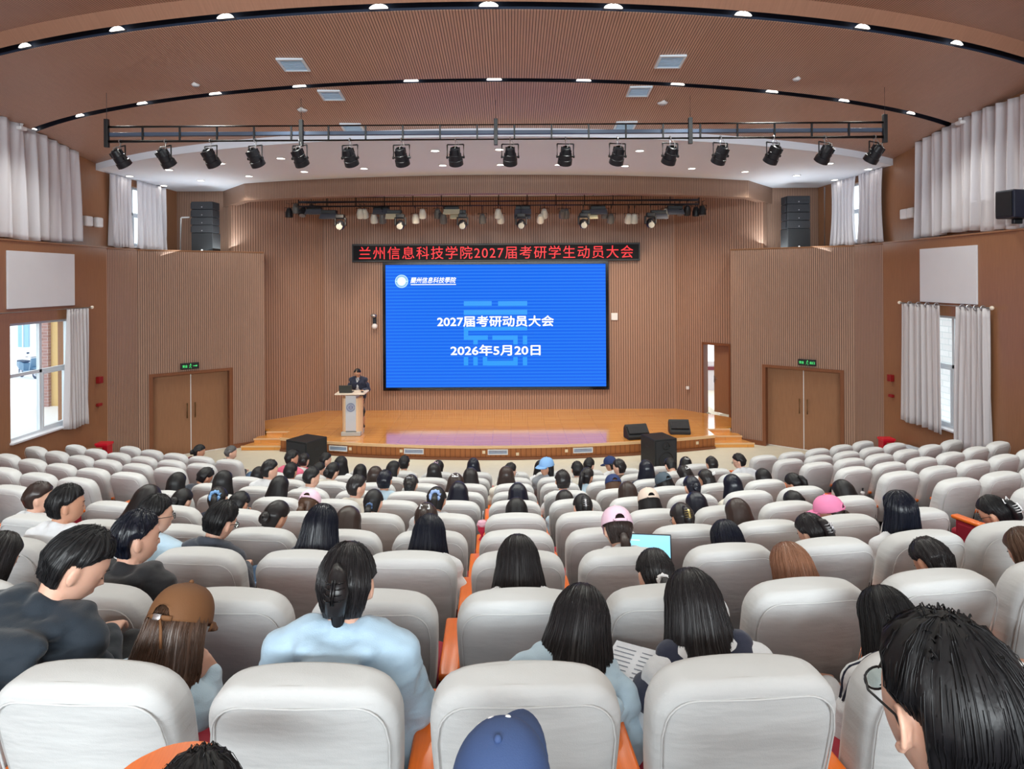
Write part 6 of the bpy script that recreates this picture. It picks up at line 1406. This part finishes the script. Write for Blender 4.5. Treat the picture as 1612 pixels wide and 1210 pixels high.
PLIST = [
# row, px, ytop, pose, hair, hair colour, top colour, extras, opts, look
(10, 315, 699, 'tr', 'bun', 'black', 'maroon', (), '', 'woman with a low black bun and maroon top'),
(10, 363, 701, 'tr', 'crop', 'grey', 'black', (), 'jacket', 'man with greying cropped hair and black jacket'),
(10, 512, 712, 'tr', 'short', 'black', 'white', (), '', 'student with short black hair and white top'),
(10, 636, 717, 'up', 'short', 'black', 'cream', (), '', 'student with short black hair and cream top'),
(10, 692, 724, 'sr', 'long', 'black', 'pale grey', (('clip', 'pale pink'),), '', 'student with long black hair tilting right, pink clip'),
(10, 745, 721, 'up', 'long', 'blue black', 'black', (), '', 'student with long blue black hair'),
(10, 851, 724, 'up', 'longer', 'black', 'white', (), '', 'student with long black hair and white top'),
(9, 909, 726, 'up', 'short', 'black', 'cream', (), '', 'student with round black hair left of the brown jacket'),
(10, 928, 720, 'tr', 'short', 'black', 'brown', (), 'jacket', 'student with short black hair and brown jacket'),
(10, 960, 719, 'tl', 'short', 'black', 'white', (('cap', 'navy'),), '', 'student in a navy cap looking left'),
(10, 1080, 718, 'sr', 'long', 'black', 'grey', (('clip', 'white'),), '', 'student with long black hair tilting right, white clip'),
(10, 478, 713, 'up', 'short', 'soft black', 'pink', (), '', 'student with short hair and pink top before the loudspeaker'),
(9, 459, 708, 'tr', 'short', 'black', 'pink', (), '', 'student with short black hair and pink jacket'),
(9, 536, 718, 'up', 'long', 'black', 'white', (), '', 'student with long black hair and white top'),
(9, 567, 730, 'up', 'bob', 'black', 'cream', (), '', 'student with black bobbed hair'),
(9, 619, 725, 'tr', 'bob', 'black', 'white', (), '', 'student with black bobbed hair turning right'),
(9, 683, 729, 'up', 'long', 'soft black', 'light blue', (), '', 'student with long soft black hair and light blue top'),
(9, 803, 728, 'tr', 'short', 'black', 'cream', (('mask', 'white'),), '', 'student with short hair and white face mask'),
(9, 862, 721, 'back', 'bob', 'black', 'grey', (('cap', 'light blue'),), '', 'student in a light blue cap looking back'),
(9, 975, 722, 'tl', 'short', 'soft black', 'brown', (), '', 'student with short hair and brown top'),
(9, 1052, 720, 'dn2', 'short', 'black', 'cream', (), '', 'student with short dark hair bending forward'),
(9, 1120, 718, 'up', 'short', 'soft black', 'white', (), '', 'student with short soft black hair and white top'),
(9, 1162, 713, 'tl', 'short', 'black', 'pale grey', (('glasses', 'dark'),), '', 'student with short black hair and glasses'),
(8, 407, 734, 'up', 'bob', 'black', 'black', (), '', 'student with black bobbed hair and dark top'),
(8, 457, 728, 'up', 'short', 'black', 'white', (), '', 'student with short black hair and white top'),
(9, 503, 727, 'tr', 'pony', 'black', 'white', (), '', 'student with a high black ponytail'),
(8, 527, 727, 'sr', 'bun', 'black', 'cream', (), '', 'student with a low black bun and cream top'),
(8, 590, 734, 'up', 'long', 'dark brown', 'cream', (), '', 'student with long dark brown hair'),
(8, 741, 735, 'down', 'long', 'soft black', 'black', (), '', 'student with long soft black hair and head down'),
(8, 797, 734, 'up', 'long', 'dark brown', 'cream', (), '', 'student with long straight dark brown hair and cream top'),
(8, 925, 735, 'tr', 'pony', 'soft black', 'light blue', (), '', 'student with a ponytail and light blue shirt'),
(8, 1018, 724, 'up', 'longer', 'blue black', 'navy', (), '', 'student with long blue black hair and navy top'),
(8, 1073, 732, 'sl', 'long', 'soft black', 'cream', (('clip', 'white'),), '', 'student with long hair and small white clip'),
(7, 329, 735, 'sr', 'short', 'black', 'charcoal', (), '', 'student with short black hair and charcoal top'),
(7, 424, 723, 'tr', 'short', 'black', 'white', (), '', 'student with thick short black hair and white tee'),
(7, 490, 735, 'tr', 'crop', 'black', 'white', (), '', 'student with neat cropped black hair'),
(7, 605, 740, 'up', 'short', 'blue black', 'light blue', (), '', 'student with curly blue black hair and plaid shirt'),
(7, 648, 746, 'down', 'bun', 'soft black', 'light blue', (('clip', 'silver'),), '', 'student with a silver clipped bun'),
(7, 718, 744, 'down', 'halfup', 'dark brown', 'cream', (('bow', 'white'),), '', 'student with brown hair held by a white bow'),
(7, 886, 740, 'up', 'short', 'soft black', 'white', (), '', 'student with round short soft black hair'),
(7, 964, 748, 'down', 'long', 'brown', 'cream', (('cap', 'navy'),), '', 'student in a navy cap with brown hair'),
(7, 1041, 745, 'sl', 'bob', 'black', 'white', (('cap', 'slate'),), '', 'student in a slate grey cap'),
(7, 1110, 738, 'tl', 'long', 'soft black', 'light blue', (('bow', 'white'),), '', 'student with a white bow in dark hair'),
(7, 1201, 737, 'up', 'bob', 'black', 'white', (), '', 'student with a smooth black bob'),
(6, 279, 743, 'up', 'bob', 'black', 'charcoal', (), '', 'student with a smooth black bob'),
(6, 350, 741, 'up', 'long', 'black', 'black', (), '', 'student with long black hair and black top'),
(6, 443, 748, 'down', 'longer', 'black', 'white', (), '', 'student with long black hair'),
(6, 561, 747, 'tr', 'short', 'soft black', 'cream', (), '', 'student with thick short hair and cream shirt'),
(6, 722, 757, 'down', 'long', 'blue black', 'navy', (), '', 'student with long blue black hair and head down'),
(6, 815, 759, 'down', 'long', 'blue black', 'black', (), '', 'student with dark parted hair and head down'),
(6, 888, 770, 'down', 'long', 'soft black', 'light blue', (), '', 'student with soft black hair bending low'),
(6, 986, 757, 'down', 'long', 'dark brown', 'cream', (), '', 'student with long dark brown hair'),
(6, 1086, 748, 'down', 'bun', 'blue black', 'black', (), '', 'student with blue black hair in a low bun'),
(6, 1153, 746, 'up', 'long', 'blue black', 'cream', (), '', 'student with long blue black hair and cream top'),
(6, 1244, 744, 'sl', 'claw', 'black', 'white', (), '', 'student with messy black tied hair'),
(5, 292, 768, 'down', 'bun', 'black', 'black', (), '', 'student with a round black bun and dark top'),
(5, 343, 765, 'sl', 'scrunchie', 'black', 'navy', (('scrunchie', 'light blue'),), '', 'student with a light blue scrunchie and navy coat'),
(5, 383, 773, 'dn2', 'short', 'black', 'white', (('glasses', 'dark'),), '', 'student with short black hair and glasses'),
(5, 491, 774, 'dn2', 'lowpony', 'brown', 'cream', (('cap_back', 'pale pink'),), '', 'student in a pale pink cap bending forward'),
(5, 590, 769, 'down', 'lowpony', 'black', 'cream', (('low_scrunchie', 'dusty blue'),), '', 'student with a dusty blue scrunchie'),
(5, 688, 765, 'down', 'scrunchie', 'black', 'pale grey', (('scrunchie', 'blue floral'),), '', 'student with a pale blue floral scrunchie'),
(5, 813, 782, 'down', 'long', 'black', 'black', (), '', 'student with parted black hair bending forward'),
(5, 916, 776, 'down', 'claw', 'black', 'cream', (('claw_clip', 'silver'),), '', 'student with black hair in a silver claw clip'),
(5, 1019, 770, 'down', 'bob', 'black', 'cream', (('cap_back', 'beige'),), '', 'student in a beige cap'),
(5, 1093, 773, 'down', 'longer', 'blue black', 'black', (), '', 'student with long blue black hair and dark top'),
(5, 1243, 776, 'dn2', 'crop', 'black', 'white', (), '', 'student with cropped black hair and head down'),
(5, 1322, 754, 'down', 'longer', 'black', 'black', (), '', 'student with long plain black hair'),
(4, 60, 758, 'tr', 'short', 'dark brown', 'white', (), '', 'student with thick dark brown hair'),
(4, 240, 762, 'dn2', 'long', 'soft black', 'black', (), '', 'student with soft black hair leaning forward'),
(4, 443, 787, 'sr', 'bun', 'soft black', 'white', (), '', 'student with a loose low bun'),
(4, 552, 796, 'dn2', 'long', 'dark brown', 'cream', (), '', 'student with straight dark brown hair and head down'),
(4, 672, 790, 'down', 'pony', 'dark brown', 'cream', (('bow', 'white'),), '', 'student with a white clip in dark brown hair'),
(4, 1070, 790, 'down', 'claw', 'soft black', 'cream', (('claw_clip', 'gold'), ('glasses', 'dark')), '', 'student with gold clipped hair and glasses'),
(4, 1157, 783, 'down', 'longer', 'dark brown', 'white', (), '', 'student with long dark brown hair'),
(4, 1303, 782, 'tl', 'bun', 'dark brown', 'cream', (('cap_back', 'pink'),), '', 'student in a bright pink cap'),
(3, 103, 762, 'tr', 'short', 'black', 'white', (), '', 'student with thick black hair and white tee'),
(3, 243, 778, 'tr', 'short', 'black', 'light blue', (('glasses', 'dark'),), 'collar', 'student with glasses and light blue shirt'),
(3, 356, 787, 'sr', 'short', 'black', 'charcoal', (('glasses', 'dark'),), 'collar', 'man with glasses and charcoal jacket'),
(3, 508, 792, 'down', 'longer', 'blue black', 'navy', (), '', 'student with long shining blue black hair'),
(3, 677, 808, 'down', 'longer', 'blue black', 'white', (), '', 'student with long black hair and white top'),
(3, 969, 800, 'down', 'lowpony', 'dark brown', 'white', (('cap_back', 'pale pink'),), '', 'student in a pale pink baseball cap'),
(3, 1138, 817, 'down', 'bob', 'blue black', 'navy', (), '', 'student with a glossy blue black bob'),
(3, 1267, 807, 'sl', 'claw', 'soft black', 'cream', (('claw_clip', 'silver'),), '', 'student with black hair in a silver claw clip'),
(3, 1418, 773, 'up', 'longer', 'blue black', 'white', (), '', 'student with very long blue black hair and white top'),
(3, 1553, 779, 'sl', 'claw', 'black', 'crimson', (('clip', 'white'), ('claw_clip', 'white'), ('glasses', 'dark')), '', 'student with white hair clips and red top'),
(2, 12, 835, 'down', 'bob', 'soft black', 'white', (), '', 'student with round dark hair at the left edge'),
(2, 212, 803, 'tr', 'short', 'blue black', 'black', (), 'hood', 'young man with blue black hair and black jacket'),
(2, 815, 840, 'down', 'long', 'soft black', 'white', (), '', 'student with straight soft black hair'),
(2, 1026, 862, 'dn3', 'lowpony', 'soft black', 'white', (('low_scrunchie', 'white'),), '', 'student with dark hair and a white scrunchie'),
(2, 1237, 852, 'down', 'long', 'copper brown', 'light blue', (), '', 'student with straight copper brown hair'),
(2, 1450, 858, 'dn2', 'short', 'soft black', 'charcoal', (), '', 'student with short dark hair and head down'),
(2, 1603, 860, 'down', 'long', 'brown', 'cream', (), '', 'student with brown hair at the right edge'),
]
def place(row, px, ytop, pk, dd=0.0, sc=1.0):
    """root so that the crown meets the photograph direction, sitting in the row's seats"""
    u, v = px - 803, ytop - 440; u, v = u - ROLL * v, v + ROLL * u
    J = pose(**pk); cr = J['H'] @ Vector((0, -0.02, 0.128)); off = cr * sc
    y = ROWD[row] + 0.2
    for _ in range(10):
        x = u / F * y; a = math.asin(max(-1, min(1, (x - XC) / RS))); base = rowd(row, x) + (0.14 if (x > 4.4 or x < -4.8) else 0) + dd
        y = base + off.y * math.cos(a)
    ztop = CZ - v / F * y; z = ztop - off.z
    # root position on the row: rotate offset
    rx = x - (off.x * math.cos(a) - off.y * math.sin(a)); ry = y - (off.x * math.sin(a) + off.y * math.cos(a))
    return rx, ry, z, a
def side_of(x):
    return 'left side block' if x < -4.8 else 'right side block' if x > 4.4 else 'left half' if x < -0.4 else 'right half'
DG = []
for i, (row, px, yt, pz, hair, hc, topc, ex, opt, look) in enumerate(PLIST):
    pk = dict(POSES[pz]); x, y, z, a = place(row, px, yt, pk)
    zf = rowfloor(row)
    for _ in range(4):
        if z - zf < -0.05 and pk['lean'] < 0.5 and pz != 'back': pk['lean'] = round(pk['lean'] + 0.1, 2); x, y, z, a = place(row, px, yt, pk)
    DG.append(('CL', row, px, pz, round(z - zf, 3)))
    z = max(zf - 0.2, min(zf + 0.12, z))
    opts = {opt: True} if opt else {}
    near = row <= 4
    rp, Jp = person(x, y, z, a, '%s, %s' % (look, 'front row' if row == 10 else '%s row from the stage' % ORD[11 - row]), pk, hair, hc, topc, ex, hi=(row <= 3), legs=True, opts=opts, seed=i, group='audience seated in the rows', trousers=('charcoal', 'denim', 'navy', 'black')[i % 4], skin=SKIN if i % 3 else SKIN2)
    if px == 1237:
        bm = NB(); kn = Vector((-0.20, 0.34, 0.80)); limb(bm, [Vector((-0.08, 0.28, 0.55)), kn], [0.09, 0.075]); limb(bm, [kn, Vector((-0.16, 0.62, 0.50))], [0.075, 0.055]); meshobj('crossed_leg', evaluate(bm, 0.012, 3, disp=0.006, seed=5), C('denim'), rp)
ROWD[0] = 1.0; ROWZ[0] = 0.905
def raise_hand(pk, side='r', off=(0.095, 0.015, -0.07), elbow=(0.23, 0.36, 0.80)):
    J = pose(**pk); H = J['H']; w = H @ Vector(off) + Vector((0.02, 0.05, -0.09)); e = Vector(elbow)
    J2 = dict(pk); J2['hands'] = {'elb' + side: e, 'wr' + side: w, 'hd' + side: (((H @ Vector(off)) - w).normalized(), Vector((1 if side == 'r' else -1, -0.4, 0.1)), 0.9)}
    return J2
FG = [
 # row px ytop pk hair haircol top extras opts label trousers
 (1, 150, 828, dict(lean=0.16, side=0.22, pitch=0.55, yaw=-0.85), 'short', 'black', 'teal black', (), dict(hood=True, bulk=1.1), 'young man with short black hair and black hooded jacket, looking down to the right', 'black', None),
 (1, 293, 925, raise_hand(dict(lean=0.30, side=0.20, pitch=0.40, yaw=-0.15)), 'mid', 'brown', 'light blue', (('cap_strap', 'tan'),), dict(), 'woman in a tan brown cap and light blue shirt, hand raised to her ear', 'denim', None),
 (1, 548, 853, dict(lean=0.06, side=0.02, pitch=0.28), 'claw', 'soft black', 'sky blue', (('claw_clip', 'dark'),), dict(hood=True, bulk=1.28, wide=1.08), 'woman in a light blue hooded top with clipped up dark hair', 'navy', None),
 (1, 921, 918, dict(lean=0.26, side=0.22, pitch=0.55, roll=0.16, yaw=-0.12), 'longer', 'soft black', 'light blue', (), dict(bulk=1.1, hood=True), 'woman with long soft black hair and light blue top, bending to the right', 'navy', None),
 (1, 1084, 893, dict(lean=0.22, side=-0.08, pitch=0.40), 'longer', 'soft black', 'white', (), dict(bulk=1.12), 'woman with long dark hair over a navy hood and white top', 'black', None),
 (1, 1385, 922, dict(lean=0.24, side=0.12, pitch=0.50, yaw=-0.1, roll=0.05), 'longer', 'black', 'white', (), dict(bulk=1.08), 'woman with long black hair and white track top with dark stripes', 'charcoal', None),
 (1, 1655, 942, dict(lean=0.1, pitch=0.3), 'short', 'blue black', 'black', (), dict(), 'person with spiky blue black hair at the right edge', 'black', None),
]
for i, (row, px, yt, pk, hair, hc, topc, ex, opts, lab, tr, sk) in enumerate(FG):
    x, y, z, a = place(row, px, yt, pk); zf = rowfloor(1)
    if 'hands' not in pk:
        for _ in range(5):
            if z - zf < -0.05 and pk['lean'] < 0.5: pk['lean'] = round(pk['lean'] + 0.06, 2); x, y, z, a = place(row, px, yt, pk)
    dz = z - zf
    DG.append(('FG', px, round(dz, 3))); z = max(zf - 0.2, min(zf + 0.12, z))
    r, J = person(x, y, z, a, lab, pk, hair, hc, topc, ex, hi=True, trousers=tr, opts=opts, seed=i, skin=SKIN, group='audience seated in the rows')
    if 'navy hood' in lab:
        bm = NB(); c = J['neck']; ax = (J['shr'] - J['shl']).normalized()
        for k in range(9):
            an = PI * (1.0 + k / 8); p = c + ax * 0.125 * math.cos(an) + Vector((0, 0.09 * math.sin(an), 0.0 - 0.05 * abs(math.sin(an)))); ball(bm, p, (0.06, 0.06, 0.05), 10, 8)
        for k in range(7): ball(bm, c + ax * (-0.21 + 0.07 * k) + Vector((0, -0.03, -0.045 - 0.022 * abs(k - 3))), (0.07, 0.10, 0.062), 12, 8)
        ball(bm, c + Vector((0, -0.11, -0.09)), (0.14, 0.05, 0.10), 14, 10); me = evaluate(bm, 0.011, 4, disp=0.006, seed=4); meshobj('hood', me, C('navy'), r)
    if 'track top' in lab:
        from mathutils.bvhtree import BVHTree
        tm = [c for c in r.children if c.name.startswith('shirt')][0].data; bvh = BVHTree.FromPolygons([v.co for v in tm.vertices], [p.vertices for p in tm.polygons])
        for s in 'lr':
            for k in range(3):
                bm = NB(); q = Vector((0, -0.045 + 0.03 * k, 0)); n0 = J['neck'].lerp(J['sh' + s], 0.35) + q + Vector((0, 0, 0.046)); n1 = J['sh' + s] + q + Vector((0, 0, 0.072)); n2 = J['sh' + s].lerp(J['elb' + s], 0.4) + q + (J['sh' + s] - J['chest']).normalized() * 0.07
                path = [n0.lerp(n1, t / 5) for t in range(5)] + [n1.lerp(n2, t / 6) for t in range(7)]; pp = []
                for w in path: lo, no, _, _ = bvh.find_nearest(w + Vector((0, 0, 0.02))); pp.append(lo + no * 0.001)
                tube(bm, pp, 0.0045, 6); mk('sleeve_stripe', bm, C('navy'), r, True)
def place0(px, ytop, d, pk):
    u, v = px - 803, ytop - 440; J = pose(**pk); c = J['H'] @ Vector((0, -0.02, 0.128)); return (u / F * d - c.x, d - c.y, CZ - v / F * d - c.z)
f0 = rowfloor(1) + 0.21
pk = dict(lean=0.04, pitch=0.10, yaw=0.17, sw=0.19); p = place0(1500, 980, 0.94, pk); DG.append(('FG0', p[2] - f0))
r, J = person(p[0], p[1], p[2], 0, 'man with thick black hair and glasses, large at the lower right corner', pk, 'short', 'black', 'black', (('glasses', 'dark'),), hi=True, trousers='black', opts=dict(vox=0.004), seed=2)
pk = dict(lean=0.0, pitch=-0.22, yaw=-0.25); p = place0(776, 1190, 1.33, pk); DG.append(('FG0', p[2] - f0))
r, J = person(p[0], p[1], p[2], 0, 'person in a denim blue cap at the bottom edge of the picture', pk, 'bob', 'black', 'white', (('cap', 'denim blue'),), hi=True, trousers='black', opts=dict(), seed=1)
bm = NB()
for a0, a1, zz in ((-0.95, -0.75, 0.105), (-0.68, -0.42, 0.118), (-0.1, 0.15, 0.122)):
    R_ = math.sqrt(1 - ((zz - 0.02) / 0.127) ** 2); tube(bm, [J['H'] @ Vector((0.1 * R_ * math.sin(a), 0.117 * R_ * math.cos(a), zz + 0.003)) for a in [a0 + (a1 - a0) * k / 5 for k in range(6)]], [0.001, 0.005, 0.006, 0.006, 0.005, 0.001], 6)
mk('cap_embroidery', bm, accent('white'), [c for c in r.children if c.name.startswith('cap_crown')][0], True)
pk = dict(lean=0.1, pitch=0.3); p = place0(306, 1182, 1.30, pk); DG.append(('FG0', p[2] - f0))
person(p[0], p[1], p[2], 0, 'crown of a dark haired head at the bottom left edge', pk, 'short', 'black', 'black', (), hi=True, trousers='black', opts=dict(), seed=5)
# writing tablet beside that head
r = empty('writing_tablet', (P(262, 1240, 1.4).x, 1.42, CZ - 1.09), 0.2, 'orange varnished writing tablet beside the dark hair at the bottom left edge', 'writing tablet')
bm = NB(); prism(bm, [(0.12 * math.cos(a), 0.10 * math.sin(a)) for a in [2 * PI * k / 32 for k in range(32)]], -0.012, 0.012); bmesh.ops.bevel(bm, geom=bm.edges[:], offset=0.003, segments=1, affect='EDGES'); mk('tablet_board', bm, M_ORANGE, r)
bm = NB(); cyl(bm, (0, -0.05, -0.012), (0.02, -0.1, -(CZ - 1.09 - f0)), 0.018, n=10); mk('tablet_arm', bm, M_SEATBLK, r)

# the speaker behind the lectern
def stand():
    J = {}; J['hip'] = Vector((0, 0, 0.90)); J['waist'] = Vector((0, 0.0, 1.04)); J['chest'] = Vector((0, 0.03, 1.22)); J['neck'] = Vector((0, 0.06, 1.37)); J['skullbase'] = Vector((0, 0.09, 1.44))
    for s, n in ((-1, 'l'), (1, 'r')):
        J['sh' + n] = Vector((s * 0.19, 0.04, 1.32)); J['elb' + n] = Vector((s * 0.26, 0.02, 1.06)); J['wr' + n] = Vector((s * 0.17, 0.27, 1.08)); J['hd' + n] = (Vector((-s * 0.4, 1, -0.05)), Vector((0, 0, 1)), 0.4)
        J['hipj' + n] = Vector((s * 0.09, 0, 0.88)); J['knee' + n] = Vector((s * 0.11, 0.02, 0.48)); J['ank' + n] = Vector((s * 0.11, -0.02, 0.09)); J['toe' + n] = Vector((s * 0.13, 0.15, 0.035))
    J['H'] = Matrix.Translation(J['skullbase']) @ Matrix.Rotation(-0.50, 4, 'X') @ Matrix.Translation((0, 0.012, 0.085)); return J
J = stand(); body, topm, tr = figure(J, 0.009, True, collar=True, cvox=0.012, jacket=True, bulk=1.05)
r = empty('person', (LX + 0.045, LD + 0.66, LZ), PI, 'man in a dark navy jacket reading behind the lectern, head bowed', 'person'); r.scale = (0.985,) * 3
meshobj('body', body, SKIN2, r); meshobj('jacket', topm, C('navy'), r); meshobj('trousers', tr, C('black'), r)
bm = build_hair('crop', J['H'], 1, True)[0][1]; bmesh.ops.translate(bm, verts=bm.verts, vec=(0, -0.012, -0.004)); mk('hair', bm, HAIR['black'], r, True)
for nme, b_, c in build_extra('glasses', J['H'], 'dark')[:1]: mk(nme, b_, M_BLACK, r, True)
bm = NB(); loft(bm, [[(-w, yy, zz), (0, yy + 0.022, zz), (w, yy, zz), (w, yy - 0.03, zz), (-w, yy - 0.03, zz)] for zz, w, yy in ((1.02, 0.05, 0.118), (1.15, 0.055, 0.135), (1.28, 0.05, 0.14), (1.38, 0.04, 0.135), (1.405, 0.03, 0.12))]); mk('shirt_front', bm, C('pale grey'), r, True)

# small things in the rows
r = empty('laptop', (P(1019, 860, 4.28).x, 4.26, rowfloor(3) + 0.66), -0.12, 'open laptop with a bright blue screen beside the pale pink cap', 'laptop')
bm = NB(); box(bm, -0.155, 0.155, -0.2, 0.0, 0, 0.014, 0.004); mk('keyboard_deck', bm, M_STEEL, r)
M = Matrix.Translation((0, 0.0, 0.012)) @ Matrix.Rotation(math.radians(-14), 4, 'X'); bm = NB(); box(bm, -0.155, 0.155, -0.004, 0.004, 0, 0.215, 0.003, M=M); lid = mk('screen_lid', bm, M_DARK, r)
bm = NB(); box(bm, -0.147, 0.147, -0.0065, -0.0045, 0.01, 0.207, M=M); dp = mk('display', bm, emit('laptop screen glow', srgb(150, 222, 250), 1.0), lid)
bm = NB(); box(bm, -0.11, 0.0, -0.0085, -0.0066, 0.04, 0.055, M=M); box(bm, -0.12, -0.05, -0.0085, -0.0066, 0.17, 0.176, M=M); mk('screen_content', bm, emit('pale screen bar', srgb(225, 232, 240), 1.0), dp)
r = empty('drink_cup', (-0.275, 6.02, rowfloor(5) + 0.638), 0, 'clear plastic cup of red drink with pink lid on the armrest', 'cup')
bm = NB(); tube(bm, [(0, 0, 0), (0, 0, 0.09), (0, 0, 0.135)], [0.032, 0.04, 0.044], 20); mk('cup_body', bm, plain('red fruit drink', srgb(216, 40, 84), 0.15), r)
bm = NB(); tube(bm, [(0, 0, 0.133), (0, 0, 0.145), (0, 0, 0.17)], [0.049, 0.049, 0.036], 20); mk('lid', bm, plain('pale pink lid', srgb(244, 190, 212), 0.25), r)
bm = NB(); tube(bm, [(0.0, 0, 0.16), (0.012, 0.01, 0.26)], 0.005, 8); mk('straw', bm, M_PLASTIC, r)
r = empty('water_bottle', (P(1358, 779, 8.35).x, 8.35, rowfloor(7) + 0.638), 0, 'small white bottle with black cap on an armrest of the right aisle seats', 'bottle')
bm = NB(); tube(bm, [(0, 0, 0), (0, 0, 0.1), (0, 0, 0.125)], [0.028, 0.028, 0.014], 16); mk('bottle_body', bm, M_PLASTIC, r)
bm = NB(); cyl(bm, (0, 0, 0.125), (0, 0, 0.16), 0.015, n=12); mk('cap', bm, M_BLACK, r)
bm = NB(); M = Matrix.Rotation(-0.5, 4, 'Z') @ Matrix.Rotation(0.06, 4, 'X')
box(bm, -0.105, 0.0, -0.15, 0.15, 0, 0.004, M=M); box(bm, 0.0, 0.105, -0.15, 0.15, 0.001, 0.005, M=M)
ps = mk('open_booklet', bm, plain('printed white paper', srgb(228, 232, 240), 0.6, var=0.04, vscale=60), loc=(0.44, 2.42, rowfloor(1) + 0.655)); tag(ps, 'open white booklet between the two long haired women in front', 'booklet')
bm = NB()
for k in range(9): box(bm, -0.092, -0.012, 0.11 - k * 0.026, 0.113 - k * 0.026, 0.005, 0.0062, M=M); box(bm, 0.012, 0.092, 0.11 - k * 0.026, 0.113 - k * 0.026, 0.006, 0.0072, M=M)
mk('print_lines', bm, plain('grey print', srgb(150, 156, 170), 0.7), ps)
